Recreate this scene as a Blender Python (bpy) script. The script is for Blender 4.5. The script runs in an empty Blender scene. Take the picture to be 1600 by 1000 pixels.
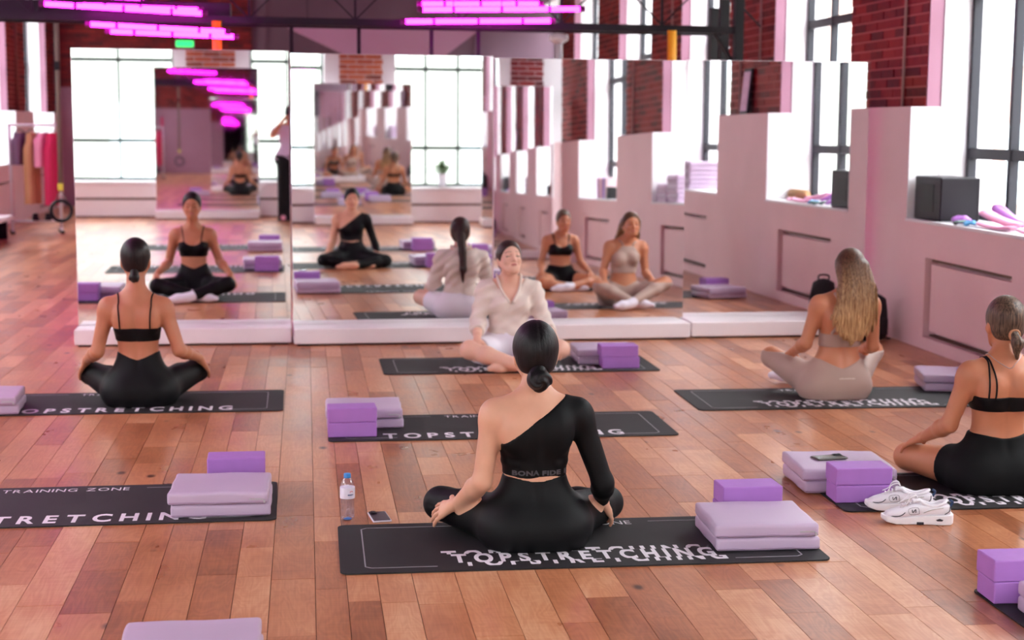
import bpy, bmesh, math, random
import numpy as np
from math import sin, cos, pi, radians, sqrt, hypot
from mathutils import Vector, Matrix

random.seed(7)
rng = np.random.default_rng(7)
SC = bpy.context.scene
COL = SC.collection

# ------------------------------------------------------------------ camera
CAM_F, CAM_PITCH, CAM_ROLL, CAM_YAW, CAM_H = 2406.33, radians(7.2475), radians(0.4243), radians(7.642), 1.6127
_fw = np.array([sin(CAM_YAW)*cos(CAM_PITCH), cos(CAM_YAW)*cos(CAM_PITCH), -sin(CAM_PITCH)])
_rt = np.array([cos(CAM_YAW), -sin(CAM_YAW), 0.0])
_up = np.cross(_rt, _fw)
_r2 = _rt*cos(CAM_ROLL) + _up*sin(CAM_ROLL)
_u2 = -_rt*sin(CAM_ROLL) + _up*cos(CAM_ROLL)
cam_data = bpy.data.cameras.new('camera')
cam = bpy.data.objects.new('camera', cam_data)
COL.objects.link(cam)
cam.matrix_world = Matrix(((_r2[0], _u2[0], -_fw[0], 0), (_r2[1], _u2[1], -_fw[1], 0), (_r2[2], _u2[2], -_fw[2], CAM_H), (0, 0, 0, 1)))
cam_data.sensor_width = 36.0
cam_data.lens = CAM_F/1600*36
cam_data.clip_start = 0.05
cam_data.clip_end = 300
cam_data.dof.use_dof = True
cam_data.dof.focus_distance = 5.85
cam_data.dof.aperture_fstop = 2.8
SC.camera = cam

def project(P):
    d = np.asarray(P, float) - np.array([0, 0, CAM_H])
    z = d@_fw
    return 800 + CAM_F*(d@_r2)/z, 500 - CAM_F*(d@_u2)/z, z

# ------------------------------------------------------------------ daylight and exposure
world = bpy.data.worlds.new('overcast_sky')
SC.world = world
world.use_nodes = True
_bg = world.node_tree.nodes['Background']
_bg.inputs['Color'].default_value = (0.93, 0.97, 1.0, 1)
_bg.inputs['Strength'].default_value = 11.5
SC.view_settings.view_transform = 'Standard'
SC.view_settings.look = 'None'
SC.view_settings.exposure = 0.58
SC.view_settings.gamma = 1.0
SC.view_settings.use_curve_mapping = False
SC.cycles.max_bounces = 14
SC.cycles.diffuse_bounces = 6
SC.cycles.glossy_bounces = 6
SC.cycles.transparent_max_bounces = 16

# ------------------------------------------------------------------ helpers
def lin(c):
    return tuple(((v/255)/12.92 if v/255 <= .04045 else (((v/255)+.055)/1.055)**2.4) for v in c)

def mat(name, rgb, rough=.55, metal=0., bump=0., bscale=200., var=0., vscale=8., spec=.5, sheen=0., coat=0., trans=0., attr=None):
    m = bpy.data.materials.new(name)
    m.use_nodes = True
    nt = m.node_tree
    b = nt.nodes['Principled BSDF']
    c = lin(rgb)
    b.inputs['Base Color'].default_value = (*c, 1)
    b.inputs['Roughness'].default_value = rough
    b.inputs['Metallic'].default_value = metal
    b.inputs['Specular IOR Level'].default_value = spec
    b.inputs['Sheen Weight'].default_value = sheen
    b.inputs['Coat Weight'].default_value = coat
    b.inputs['Transmission Weight'].default_value = trans
    if var or bump:
        tc = nt.nodes.new('ShaderNodeTexCoord')
    if attr:
        a = nt.nodes.new('ShaderNodeAttribute'); a.attribute_name = attr
        src = a.outputs['Color']
    else:
        src = None
    if var:
        n = nt.nodes.new('ShaderNodeTexNoise'); n.inputs['Scale'].default_value = vscale; n.inputs['Detail'].default_value = 4
        nt.links.new(tc.outputs['Object'], n.inputs['Vector'])
        mr = nt.nodes.new('ShaderNodeMapRange')
        mr.inputs['From Min'].default_value = .3; mr.inputs['From Max'].default_value = .7
        mr.inputs['To Min'].default_value = 1-var; mr.inputs['To Max'].default_value = 1+var
        nt.links.new(n.outputs['Fac'], mr.inputs['Value'])
        hv = nt.nodes.new('ShaderNodeHueSaturation')
        hv.inputs['Color'].default_value = (*c, 1)
        if src: nt.links.new(src, hv.inputs['Color'])
        nt.links.new(mr.outputs['Result'], hv.inputs['Value'])
        src = hv.outputs['Color']
    if src: nt.links.new(src, b.inputs['Base Color'])
    if bump:
        n2 = nt.nodes.new('ShaderNodeTexNoise'); n2.inputs['Scale'].default_value = bscale; n2.inputs['Detail'].default_value = 3
        nt.links.new(tc.outputs['Object'], n2.inputs['Vector'])
        bp = nt.nodes.new('ShaderNodeBump'); bp.inputs['Strength'].default_value = bump; bp.inputs['Distance'].default_value = .002
        nt.links.new(n2.outputs['Fac'], bp.inputs['Height'])
        nt.links.new(bp.outputs['Normal'], b.inputs['Normal'])
    return m

def emit(name, rgb, strength):
    m = bpy.data.materials.new(name); m.use_nodes = True
    b = m.node_tree.nodes['Principled BSDF']
    b.inputs['Base Color'].default_value = (*lin(rgb), 1)
    b.inputs['Emission Color'].default_value = (*lin(rgb), 1)
    b.inputs['Emission Strength'].default_value = strength
    return m

class MB:
    """collects boxes, prisms, tubes; build() links them as one mesh object"""
    def __init__(s): s.v = []; s.f = []
    def add(s, v, f):
        o = len(s.v); s.v += [tuple(map(float, p)) for p in v]; s.f += [tuple(i+o for i in q) for q in f]; return s
    def box(s, x0, x1, y0, y1, z0, z1):
        v = [(x0,y0,z0),(x1,y0,z0),(x1,y1,z0),(x0,y1,z0),(x0,y0,z1),(x1,y0,z1),(x1,y1,z1),(x0,y1,z1)]
        return s.add(v, [(0,3,2,1),(4,5,6,7),(0,1,5,4),(1,2,6,5),(2,3,7,6),(3,0,4,7)])
    def bar(s, a, b, w, h=None):
        a, b = Vector(a), Vector(b); h = h or w
        d = (b-a).normalized(); u = Vector((0,0,1)) if abs(d.z) < .95 else Vector((1,0,0))
        r = d.cross(u).normalized()*(w/2); t = r.cross(d).normalized()*(h/2)
        v = [a-r-t, a+r-t, a+r+t, a-r+t, b-r-t, b+r-t, b+r+t, b-r+t]
        return s.add(v, [(0,1,2,3),(7,6,5,4),(0,4,5,1),(1,5,6,2),(2,6,7,3),(3,7,4,0)])
    def tube(s, pts, r, n=8, flat=None, closed=False):
        pts = [Vector(p) for p in pts]; m = len(pts); rings = []
        rr = r if hasattr(r, '__len__') else [r]*m
        up = None
        for i, p in enumerate(pts):
            d = (pts[(i+1) % m]-pts[i-1]) if closed else (pts[min(i+1, m-1)]-pts[max(i-1, 0)])
            d.normalize()
            if up is None:
                up = Vector((0,0,1)) if abs(d.z) < .9 else Vector((0,1,0))
            u = (up - d*up.dot(d)).normalized(); w = d.cross(u); up = u
            k = flat or 1.
            rings.append([p + u*(rr[i]*k*sin(2*pi*j/n)) + w*(rr[i]*cos(2*pi*j/n)) for j in range(n)])
        v = [q for g in rings for q in g]; f = []
        for i in range(m if closed else m-1):
            a, b = i*n, ((i+1) % m)*n
            f += [(a+j, a+(j+1) % n, b+(j+1) % n, b+j) for j in range(n)]
        if not closed:
            f += [tuple(range(n))[::-1], tuple((m-1)*n+j for j in range(n))]
        return s.add(v, f)
    def lathe(s, prof, c=(0,0,0), n=24):
        v = []; f = []; m = len(prof)
        for r, z in prof: v += [(c[0]+r*cos(2*pi*j/n), c[1]+r*sin(2*pi*j/n), c[2]+z) for j in range(n)]
        for i in range(m-1): f += [(i*n+j, i*n+(j+1) % n, (i+1)*n+(j+1) % n, (i+1)*n+j) for j in range(n)]
        f += [tuple(range(n))[::-1], tuple((m-1)*n+j for j in range(n))]
        return s.add(v, f)
    def mesh(s, name):
        me = bpy.data.meshes.new(name); me.from_pydata(s.v, [], s.f); me.update(); return me
    def build(s, name, m, parent=None, smooth=False, bevel=0., segs=2):
        return link(name, s.mesh(name), m, parent, smooth, bevel, segs)

def link(name, me, m, parent=None, smooth=False, bevel=0., segs=2):
    o = bpy.data.objects.new(name, me); COL.objects.link(o)
    if m is not None and not me.materials: me.materials.append(m)
    if smooth: me.shade_smooth()
    if bevel:
        b = o.modifiers.new('bevel', 'BEVEL'); b.width = bevel; b.segments = segs; b.limit_method = 'ANGLE'
        me.shade_smooth()
        w = o.modifiers.new('wn', 'WEIGHTED_NORMAL')
    if parent is not None: o.parent = parent
    return o

def tag(o, label, cat, group=None, kind=None):
    o['label'] = label; o['category'] = cat
    if group: o['group'] = group
    if kind: o['kind'] = kind
    return o
def struct(o): o['kind'] = 'structure'; return o
def thing(name, label, cat, loc=(0,0,0), rz=0., group=None):
    o = bpy.data.objects.new(name, None); COL.objects.link(o)
    o.empty_display_size = .05
    o.location = loc; o.rotation_euler = (0, 0, rz)
    return tag(o, label, cat, group)
def grid_mesh(name, fn, nu, nv, m, parent=None, closed_u=False):
    v = [fn(i/(nu if closed_u else nu-1), j/(nv-1)) for j in range(nv) for i in range(nu)]
    f = []
    for j in range(nv-1):
        for i in range(nu if closed_u else nu-1):
            a = j*nu+i; b = j*nu+(i+1) % nu
            f.append((a, b, b+nu, a+nu))
    me = bpy.data.meshes.new(name); me.from_pydata([tuple(map(float, p)) for p in v], [], f); me.update()
    return link(name, me, m, parent, True)

# ------------------------------------------------------------------ materials
M = dict(
    pink=mat('pink_wall_paint', (228,192,196), .6, bump=.12, bscale=60, var=.03, vscale=2),
    rose=mat('rose_plaster_edge', (160,112,134), .6, var=.03, vscale=3),
    white=mat('white_paint', (226,222,226), .5, var=.015, vscale=3),
    offwhite=mat('warm_white_board', (236,226,228), .4, var=.015),
    black=mat('black_steel', (12,11,13), .5, spec=.3),
    frame=mat('grey_window_frame', (40,40,48), .5, spec=.3),
    green=mat('dark_green_frame', (18,40,34), .5, spec=.3),
    wood=mat('dark_wood_slot', (92,62,46), .6),
    mauve=mat('mauve_grey_plaster', (112,86,102), .7, var=.05, vscale=1.5),
    grey=mat('grey_ceiling', (120,108,116), .8, var=.05, vscale=1),
    mortar=mat('red_painted_mortar', (188,104,98), .8),
    mortar2=mat('grey_mortar', (170,130,120), .85),
    matrub=mat('black_mat_rubber', (25,21,24), .66, bump=.15, bscale=500, var=.12, vscale=6),
    print=mat('white_mat_print', (226,216,224), .6),
    line=mat('grey_mat_print', (150,143,150), .6),
    pad=mat('lilac_pad_vinyl', (190,166,192), .42, bump=.12, bscale=60, var=.03, vscale=5),
    padside=mat('lilac_pad_side', (168,140,168), .42, bump=.1, bscale=60),
    block=mat('purple_foam', (168,112,192), .6, bump=.15, bscale=400, var=.03, vscale=20),
    zipper=mat('zip_metal', (190,188,196), .35, .8),
    darkbox=mat('black_plum_box', (26,19,28), .5, spec=.3),
    shoe=mat('white_shoe_mesh', (232,226,232), .6, bump=.3, bscale=500),
    shoesole=mat('white_sole', (236,232,236), .5),
    shoedark=mat('dark_shoe_trim', (40,40,52), .5),
    blue=mat('blue_cap', (62,140,214), .35),
    navy=mat('navy_lining', (40,62,98), .7),
    bag=mat('black_bag_fabric', (20,18,20), .75, bump=.3, bscale=150),
    yellow=mat('yellow_strap', (226,160,24), .6),
    khaki=mat('khaki_strap', (120,105,95), .7),
    lime=mat('lime_tag', (214,206,70), .5),
    leaf=mat('leaf_green', (84,110,70), .5, var=.2, vscale=30),
    tan=mat('tan_cloth', (196,146,104), .8),
    plumcloth=mat('plum_cloth', (120,92,116), .8),
    pinkcloth=mat('pink_cloth', (232,150,176), .8),
    redcloth=mat('crimson_cloth', (206,40,92), .8),
    neon=emit('magenta_neon', (255,26,228), 24.0),
    neonhot=mat('neon_cap', (120,20,110), .4),
    farbrick=mat('far_brick_backing', (90,24,28), .8),
    sail=mat('sail_panel', (190,150,178), .7),
    exit=emit('green_exit_light', (30,190,90), 2.2),
    cork=mat('cork_brown', (176,134,96), .8),
    lilac=mat('lilac_band', (176,112,196), .5),
    rosaband=mat('rose_band', (232,160,192), .5),
    blueband=mat('blue_band', (90,160,210), .5),
    greyband=mat('grey_band', (96,120,116), .5),
    stucco=mat('pale_facade', (150,152,146), .8, var=.06, vscale=.6),
    facade2=mat('pale_brick_facade', (160,132,122), .8, var=.08, vscale=1.5),
    outpane=mat('pale_outside_pane', (186,196,200), .4),
    sidepave=mat('pavement', (190,188,184), .9),
)
def glass_mat(name, tint, refl):
    m = bpy.data.materials.new(name); m.use_nodes = True; nt = m.node_tree
    nt.nodes.remove(nt.nodes['Principled BSDF'])
    t = nt.nodes.new('ShaderNodeBsdfTransparent'); t.inputs[0].default_value = (*tint, 1)
    g = nt.nodes.new('ShaderNodeBsdfGlossy'); g.inputs['Roughness'].default_value = .02
    mx = nt.nodes.new('ShaderNodeMixShader')
    mx.inputs[0].default_value = refl; nt.links.new(t.outputs[0], mx.inputs[1]); nt.links.new(g.outputs[0], mx.inputs[2])
    nt.links.new(mx.outputs[0], nt.nodes['Material Output'].inputs[0])
    return m
M['glass'] = glass_mat('window_glass', (.98,.99,.985), .05)
M['clear'] = glass_mat('clear_plastic', (.94,.94,.975), .13)
def mirror_mat():
    m = bpy.data.materials.new('mirror_silver'); m.use_nodes = True; nt = m.node_tree
    b = nt.nodes['Principled BSDF']
    b.inputs['Base Color'].default_value = (.90,.905,.90,1); b.inputs['Metallic'].default_value = 1; b.inputs['Roughness'].default_value = .015
    return m
M['mirror'] = mirror_mat()
def brick_mat(name, c1, c2, c3):
    m = bpy.data.materials.new(name); m.use_nodes = True; nt = m.node_tree; b = nt.nodes['Principled BSDF']
    geo = nt.nodes.new('ShaderNodeAttribute'); geo.attribute_name = 'tint'
    r = nt.nodes.new('ShaderNodeValToRGB')
    for i, (p, c) in enumerate(((0, c1), (.5, c2), (1, c3))):
        e = r.color_ramp.elements[0] if i == 0 else (r.color_ramp.elements[-1] if i == 2 else r.color_ramp.elements.new(p))
        e.position = p; e.color = (*lin(c), 1)
    pos = nt.nodes.new('ShaderNodeNewGeometry')
    n = nt.nodes.new('ShaderNodeTexNoise'); n.inputs['Scale'].default_value = 14; n.inputs['Detail'].default_value = 5
    nt.links.new(pos.outputs['Position'], n.inputs['Vector'])
    ad = nt.nodes.new('ShaderNodeMath'); ad.operation = 'MULTIPLY_ADD'; ad.inputs[1].default_value = .7; 
    sb = nt.nodes.new('ShaderNodeMath'); sb.operation = 'SUBTRACT'; sb.inputs[1].default_value = .35
    nt.links.new(n.outputs['Fac'], ad.inputs[0]); nt.links.new(geo.outputs['Fac'], ad.inputs[2])
    nt.links.new(ad.outputs[0], sb.inputs[0]); nt.links.new(sb.outputs[0], r.inputs['Fac'])
    nt.links.new(r.outputs['Color'], b.inputs['Base Color'])
    bp = nt.nodes.new('ShaderNodeBump'); bp.inputs['Strength'].default_value = .4; bp.inputs['Distance'].default_value = .006
    nt.links.new(n.outputs['Fac'], bp.inputs['Height']); nt.links.new(bp.outputs['Normal'], b.inputs['Normal'])
    b.inputs['Roughness'].default_value = .7
    return m
M['brick'] = brick_mat('dark_red_brick', (80,9,12), (122,16,18), (146,34,30))
M['brick2'] = brick_mat('orange_brick', (110,52,38), (176,84,54), (200,112,74))

def wood_floor_mat():
    m = bpy.data.materials.new('oak_floor_board'); m.use_nodes = True; nt = m.node_tree; b = nt.nodes['Principled BSDF']
    L = nt.links.new
    geo = nt.nodes.new('ShaderNodeNewGeometry')
    at = nt.nodes.new('ShaderNodeAttribute'); at.attribute_name = 'tint'
    # board-wise offset so that grain differs from board to board
    cmb = nt.nodes.new('ShaderNodeCombineXYZ')
    mul = nt.nodes.new('ShaderNodeMath'); mul.operation = 'MULTIPLY'; mul.inputs[1].default_value = 37.0
    L(at.outputs['Fac'], mul.inputs[0]); L(mul.outputs[0], cmb.inputs['X']); L(mul.outputs[0], cmb.inputs['Z'])
    add = nt.nodes.new('ShaderNodeVectorMath'); add.operation = 'ADD'
    L(geo.outputs['Position'], add.inputs[0]); L(cmb.outputs[0], add.inputs[1])
    def mapped(sx, sy, sz):
        mp = nt.nodes.new('ShaderNodeMapping'); mp.inputs['Scale'].default_value = (sx, sy, sz); L(add.outputs[0], mp.inputs['Vector']); return mp
    # cathedral grain : distorted rings
    g1 = nt.nodes.new('ShaderNodeTexNoise'); g1.inputs['Scale'].default_value = 1; g1.inputs['Detail'].default_value = 2; g1.inputs['Distortion'].default_value = .6
    L(mapped(9, 2.0, 9).outputs[0], g1.inputs['Vector'])
    ring = nt.nodes.new('ShaderNodeMath'); ring.operation = 'MULTIPLY'; ring.inputs[1].default_value = 70
    L(g1.outputs['Fac'], ring.inputs[0])
    sn = nt.nodes.new('ShaderNodeMath'); sn.operation = 'SINE'; L(ring.outputs[0], sn.inputs[0])
    # fine fibre along the board, saw marks across
    g2 = nt.nodes.new('ShaderNodeTexNoise'); g2.inputs['Scale'].default_value = 1; g2.inputs['Detail'].default_value = 5
    L(mapped(140, 5, 10).outputs[0], g2.inputs['Vector'])
    g3 = nt.nodes.new('ShaderNodeTexNoise'); g3.inputs['Scale'].default_value = 1; g3.inputs['Detail'].default_value = 3
    L(mapped(4, 110, 4).outputs[0], g3.inputs['Vector'])
    g4 = nt.nodes.new('ShaderNodeTexNoise'); g4.inputs['Scale'].default_value = 1; g4.inputs['Detail'].default_value = 3
    L(mapped(5, 3, 5).outputs[0], g4.inputs['Vector'])
    def mad(a, k, c):
        n = nt.nodes.new('ShaderNodeMath'); n.operation = 'MULTIPLY_ADD'; n.inputs[1].default_value = k
        L(a, n.inputs[0])
        if isinstance(c, float): n.inputs[2].default_value = c
        else: L(c, n.inputs[2])
        return n.outputs[0]
    s = mad(at.outputs['Fac'], .50, -.30)
    s = mad(sn.outputs[0], .045, s)
    s = mad(g2.outputs['Fac'], .34, s)
    s = mad(g3.outputs['Fac'], .24, s)
    s = mad(g4.outputs['Fac'], .66, s)
    r = nt.nodes.new('ShaderNodeValToRGB')
    cols = [(0, (98,54,36)), (.28, (146,86,56)), (.52, (178,112,76)), (.75, (198,134,96)), (1, (218,166,128))]
    r.color_ramp.elements[0].position = 0; r.color_ramp.elements[0].color = (*lin(cols[0][1]), 1)
    r.color_ramp.elements[1].position = 1; r.color_ramp.elements[1].color = (*lin(cols[-1][1]), 1)
    for p, c in cols[1:-1]:
        e = r.color_ramp.elements.new(p); e.color = (*lin(c), 1)
    L(s, r.inputs['Fac'])
    # knots
    vo = nt.nodes.new('ShaderNodeTexVoronoi'); vo.inputs['Scale'].default_value = 1; vo.inputs['Randomness'].default_value = 1
    L(mapped(3.2, 1.9, 3).outputs[0], vo.inputs['Vector'])
    kn = nt.nodes.new('ShaderNodeMapRange'); kn.inputs['From Min'].default_value = .035; kn.inputs['From Max'].default_value = .085; kn.inputs['To Min'].default_value = 1; kn.inputs['To Max'].default_value = 0
    L(vo.outputs['Distance'], kn.inputs['Value'])
    mx = nt.nodes.new('ShaderNodeMix'); mx.data_type = 'RGBA'
    L(kn.outputs['Result'], mx.inputs['Factor']); L(r.outputs['Color'], mx.inputs['A']); mx.inputs['B'].default_value = (*lin((70,42,34)), 1)
    L(mx.outputs['Result'], b.inputs['Base Color'])
    rr = nt.nodes.new('ShaderNodeMapRange'); rr.inputs['To Min'].default_value = .22; rr.inputs['To Max'].default_value = .40
    L(g4.outputs['Fac'], rr.inputs['Value']); L(rr.outputs['Result'], b.inputs['Roughness'])
    bp = nt.nodes.new('ShaderNodeBump'); bp.inputs['Strength'].default_value = .18; bp.inputs['Distance'].default_value = .0012
    L(s, bp.inputs['Height']); L(bp.outputs['Normal'], b.inputs['Normal'])
    return m
M['floor'] = wood_floor_mat()
# ================================================================== structure
XR, XL, YB, YF, ZC = 4.47, -4.6, -1.2, 30.5, 4.4
LEDGE, SILL, WTOP = 1.765, 0.92, 3.9
OPEN_W, PIER_W = 2.17, 1.67

def set_tint(me, vals):
    a = me.attributes.new('tint', 'FLOAT', 'FACE')
    a.data.foreach_set('value', np.asarray(vals, np.float32))

# ---- floor of short oak boards
floor = struct(MB().box(XL-.7, XR+.7, YB-.7, YF+.3, -.08, -.007).build('floor', mat('dark_gap', (48,30,24), .9)))
boards = []
x = XL-.02
while x < XR+.02:
    w = random.choice((.11, .125, .14, .14, .155, .17))
    y = YB - random.random()
    while y < YF:
        l = random.choice((.38, .5, .62, .75, .9, 1.15, 1.4))
        y0, y1 = max(y, YB-.02), min(y+l, YF)
        if y1 - y0 > .05: boards.append((x, min(x+w, XR+.02), y0, y1, random.random(), random.uniform(-.0008, .0)))
        y += l
    x += w
def board_size(b):
    P = np.array([[b[0],b[2],0],[b[1],b[2],0],[b[1],b[3],0],[b[0],b[3],0]], float)
    if P[:,1].min() < 2.0: return 0
    px, py, _ = project(P)
    if px.max() < 0 or px.min() > 1600 or py.min() > 1000 or b[2] > 11.2: return 0
    cx = np.clip(px, 0, 1600); cy = np.clip(py, 0, 1000)
    return abs(.5*sum(cx[i]*cy[(i+1) % 4]-cx[(i+1) % 4]*cy[i] for i in range(4)))
order = sorted(range(len(boards)), key=lambda i: -board_size(boards[i]))
G = .0011
unit = []
for k in range(30):
    mb = MB().box(-.5, .5, -.5, .5, -1, 0); me = mb.mesh('floor_board')
    set_tint(me, [(k+.5)/30]*6); me.materials.append(M['floor']); unit.append(me)
for i in order[:298]:
    a, b, c, d, t, z = boards[i]
    o = bpy.data.objects.new('floor_board', unit[int(t*29.99)]); COL.objects.link(o)
    o.location = ((a+b)/2, (c+d)/2, z); o.scale = (b-a-2*G, d-c-2*G, .014); o.parent = floor
rest = MB(); tv = []
for i in order[298:]:
    a, b, c, d, t, z = boards[i]
    rest.box(a+G, b-G, c+G, d-G, -.014, z); tv += [t]*6
me = rest.mesh('floor_boards'); set_tint(me, tv)
o = link('floor_boards', me, M['floor'], floor); o['kind'] = 'stuff'

ceiling = struct(MB().box(XL-.7, XR+.7, YB-.7, YF+.3, ZC, ZC+.2).build('ceiling', M['grey']))
for k in range(7):
    MB().box(XL, XR, 1.0+4.2*k, 1.22+4.2*k, ZC-.3, ZC+.01).build('ceiling_beam', M['grey'], ceiling)

# ---- bricks laid on a face : map(u, v, depth) -> point
def lay_bricks(parent, fmap, u0, u1, z0, z1, m, single_to=None, proud=.012):
    pitch, bl = .0775, .262
    many = MB(); tv = []; row = 0; z = z0
    while z < z1-.02:
        u = u0 - (bl/2 if row % 2 else 0) ; zt = min(z+pitch-.014, z1)
        while u < u1-.01:
            a, b = max(u+.005, u0), min(u+bl-.006, u1)
            if b-a > .02:
                dp = proud + random.uniform(-.004, .004); t = random.random()
                v = [fmap(a, z, -.01), fmap(b, z, -.01), fmap(b, zt, -.01), fmap(a, zt, -.01),
                     fmap(a, z, dp), fmap(b, z, dp+random.uniform(-.002, .002)), fmap(b, zt, dp), fmap(a, zt, dp)]
                f = [(0,1,2,3),(7,6,5,4),(0,4,5,1),(1,5,6,2),(2,6,7,3),(3,7,4,0)]
                if single_to and z < single_to:
                    mb = MB().add(v, f); me = mb.mesh('brick'); set_tint(me, [t]*6); link('brick', me, m, parent)
                else:
                    many.add(v, f); tv += [t]*6
            u += bl
        z += pitch; row += 1
    if many.v:
        me = many.mesh('bricks'); set_tint(me, tv); o = link('bricks', me, m, parent); o['kind'] = 'stuff'

WIN = [0]
def window_unit(fmap, u0, u1, z0, z1, cols, rows, m, bar=.05, thick=None):
    """window in a local (u, z, depth) plane : frame bars and single panes"""
    WIN[0] += 1
    w = bpy.data.objects.new('window_%d' % WIN[0], None); COL.objects.link(w); struct(w)
    w.location = fmap((u0+u1)/2, z0, 0)
    inv = -Vector(w.location)
    def pc(name, a, b, za, zb, d0, d1, mt):
        v = [Vector(fmap(x_, z_, d_))+inv for d_ in (d0, d1) for x_, z_ in ((a, za), (b, za), (b, zb), (a, zb))]
        MB().add(v, [(0,1,2,3),(7,6,5,4),(0,4,5,1),(1,5,6,2),(2,6,7,3),(3,7,4,0)]).build(name, mt, w)
    us = [u0+(u1-u0)*i/cols for i in range(cols+1)]
    for i, uu in enumerate(us):
        b = bar*(1.5 if (thick and i in thick) else 1)
        a_, b_ = (uu, uu+b) if i == 0 else ((uu-b, uu) if i == cols else (uu-b/2, uu+b/2))
        pc('mullion', a_, b_, z0, z1, -.03, .035, m)
    zs = [z0]+list(rows)+[z1]
    for i, zz in enumerate(zs):
        a_, b_ = (zz, zz+bar) if i == 0 else ((zz-bar, zz) if i == len(zs)-1 else (zz-bar*.8, zz+bar*.8))
        pc('transom', u0, u1, a_, b_, -.028, .03, m)
    for i in range(cols):
        for j in range(len(zs)-1):
            pc('pane', us[i]+.02, us[i+1]-.02, zs[j]+.02, zs[j+1]-.02, -.003, .003, M['glass'])
    # light portal just outside the glass
    l = bpy.data.lights.new('window_portal', 'AREA'); l.shape = 'RECTANGLE'; l.size = abs(u1-u0); l.size_y = z1-z0
    l.cycles.is_portal = True
    lo = bpy.data.objects.new('window_portal', l); COL.objects.link(lo)
    c = Vector(fmap((u0+u1)/2, (z0+z1)/2, -.06)); n = (Vector(fmap(0, 0, 1))-Vector(fmap(0, 0, 0))).normalized()
    lo.matrix_world = Matrix.Translation(c) @ n.to_track_quat('-Z', 'Z').to_matrix().to_4x4()
    return w

def side_wall(name, Xf, sg, piers, y0, y1, single):
    """long wall with brick piers over painted cladding, deep windows between"""
    X = lambda d: Xf + sg*d
    def bx(mb, d0, d1, a, b, z0, z1): mb.box(min(X(d0), X(d1)), max(X(d0), X(d1)), a, b, z0, z1)
    gaps = []
    ps = sorted(piers)
    prev = y0
    for a, b in ps:
        if a - prev > .3: gaps.append((prev, a))
        prev = b
    if y1 - prev > .3: gaps.append((prev, y1))
    body = MB()
    for a, b in ps: bx(body, 0, .65, a, b, 0, LEDGE)
    for a, b in gaps:
        c = (a+b)/2; h = min(.70, (b-a)/2-.15); zl, zh = .09, .67
        bx(body, .10, .65, a, b, 0, SILL)
        bx(body, 0, .10, a, b, 0, zl); bx(body, 0, .10, a, b, zh, SILL)
        bx(body, 0, .10, a, c-h, zl, zh); bx(body, 0, .10, c+h, b, zl, zh)
    wall = struct(body.build(name, M['pink']))
    top = MB(); bx(top, .13, .65, y0, y1, WTOP, ZC+.05); top.build('lintel', M['white'], wall)
    for i, (a, b) in enumerate(ps):
        core = MB(); bx(core, .13, .65, a+.01, b-.01, LEDGE-.01, WTOP+.01); core.build('brick_backing', M['mortar'], wall)
        fm = lambda u, z, d: (X(.13-d), u, z)
        lay_bricks(wall, fm, a+.012, b-.012, LEDGE+.002, ZC, M['brick'], single.get(i))
        for yy, s in ((a, 1), (b, -1)):
            e = MB(); bx(e, .125, .235, min(yy, yy+s*.016), max(yy, yy+s*.016), LEDGE, WTOP); e.build('plaster_edge', M['rose'], wall)
            j = MB(); bx(j, .235, .65, min(yy-s*.012, yy+s*.004), max(yy-s*.012, yy+s*.004), SILL, WTOP); bx(j, 0, .235, min(yy-s*.008, yy+s*.004), max(yy-s*.008, yy+s*.004), SILL+.01, LEDGE)
            j.build('window_reveal', M['white'], wall)
    for a, b in gaps:
        c = (a+b)/2; h = min(.70, (b-a)/2-.15)
        s_ = MB(); bx(s_, -.012, .5, a, b, SILL-.005, SILL+.018); s_.build('window_sill', M['white'], wall, bevel=.004)
        p_ = MB(); bx(p_, .035, .06, c-h+.035, c+h-.035, .135, .625); p_.build('radiator_panel', M['pink'], wall, bevel=.003)
        w_ = MB(); bx(w_, .055, .10, c-h, c+h, .64, .668); w_.build('radiator_slot', M['wood'], wall)
        w_ = MB(); bx(w_, .055, .10, c-h, c+h, .092, .105); w_.build('radiator_slot', M['wood'], wall)
        fm = lambda u, z, d: (X(.48-d), u, z)
        window_unit(fm, a+.004, b-.004, SILL+.018, WTOP, 3, (1.42, 2.6), M['frame'], thick=(1,))
    return wall

r_piers = [(11.08+3.84*k, 12.75+3.84*k) for k in range(-3, 5)]
r_piers = [(max(a, YB), min(b, YF)) for a, b in r_piers]
# the pier beside the mirrors and the one it reflects are seen brick by brick
ir = [i for i, (a, b) in enumerate(sorted(r_piers)) if abs(a-11.08) < .1][0]
wall_right = side_wall('wall_right', XR, 1, r_piers, YB, YF, {ir: 2.75, ir-1: 2.55})
l_piers = [(25.75-3.84*k, 27.42-3.84*k) for k in range(0, 8)] + [(29.59, YF)]
l_piers = [(max(a, YB), min(b, YF)) for a, b in l_piers if b > YB]
wall_left = side_wall('wall_left', XL, -1, l_piers, YB, YF, {})
# conduits running up the brick piers
for a, b in r_piers[1:6]:
    MB().tube([(XR+.10, a+.42, LEDGE), (XR+.10, a+.42, ZC-.02)], .011, 8).build('conduit', mat('conduit_grey', (168,136,132), .5), wall_right, True)
MB().tube([(XL-.10, 26.5, LEDGE), (XL-.10, 26.5, ZC-.02)], .03, 8).build('conduit', mat('conduit_rust', (120,66,58), .5), wall_left, True)

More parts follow.
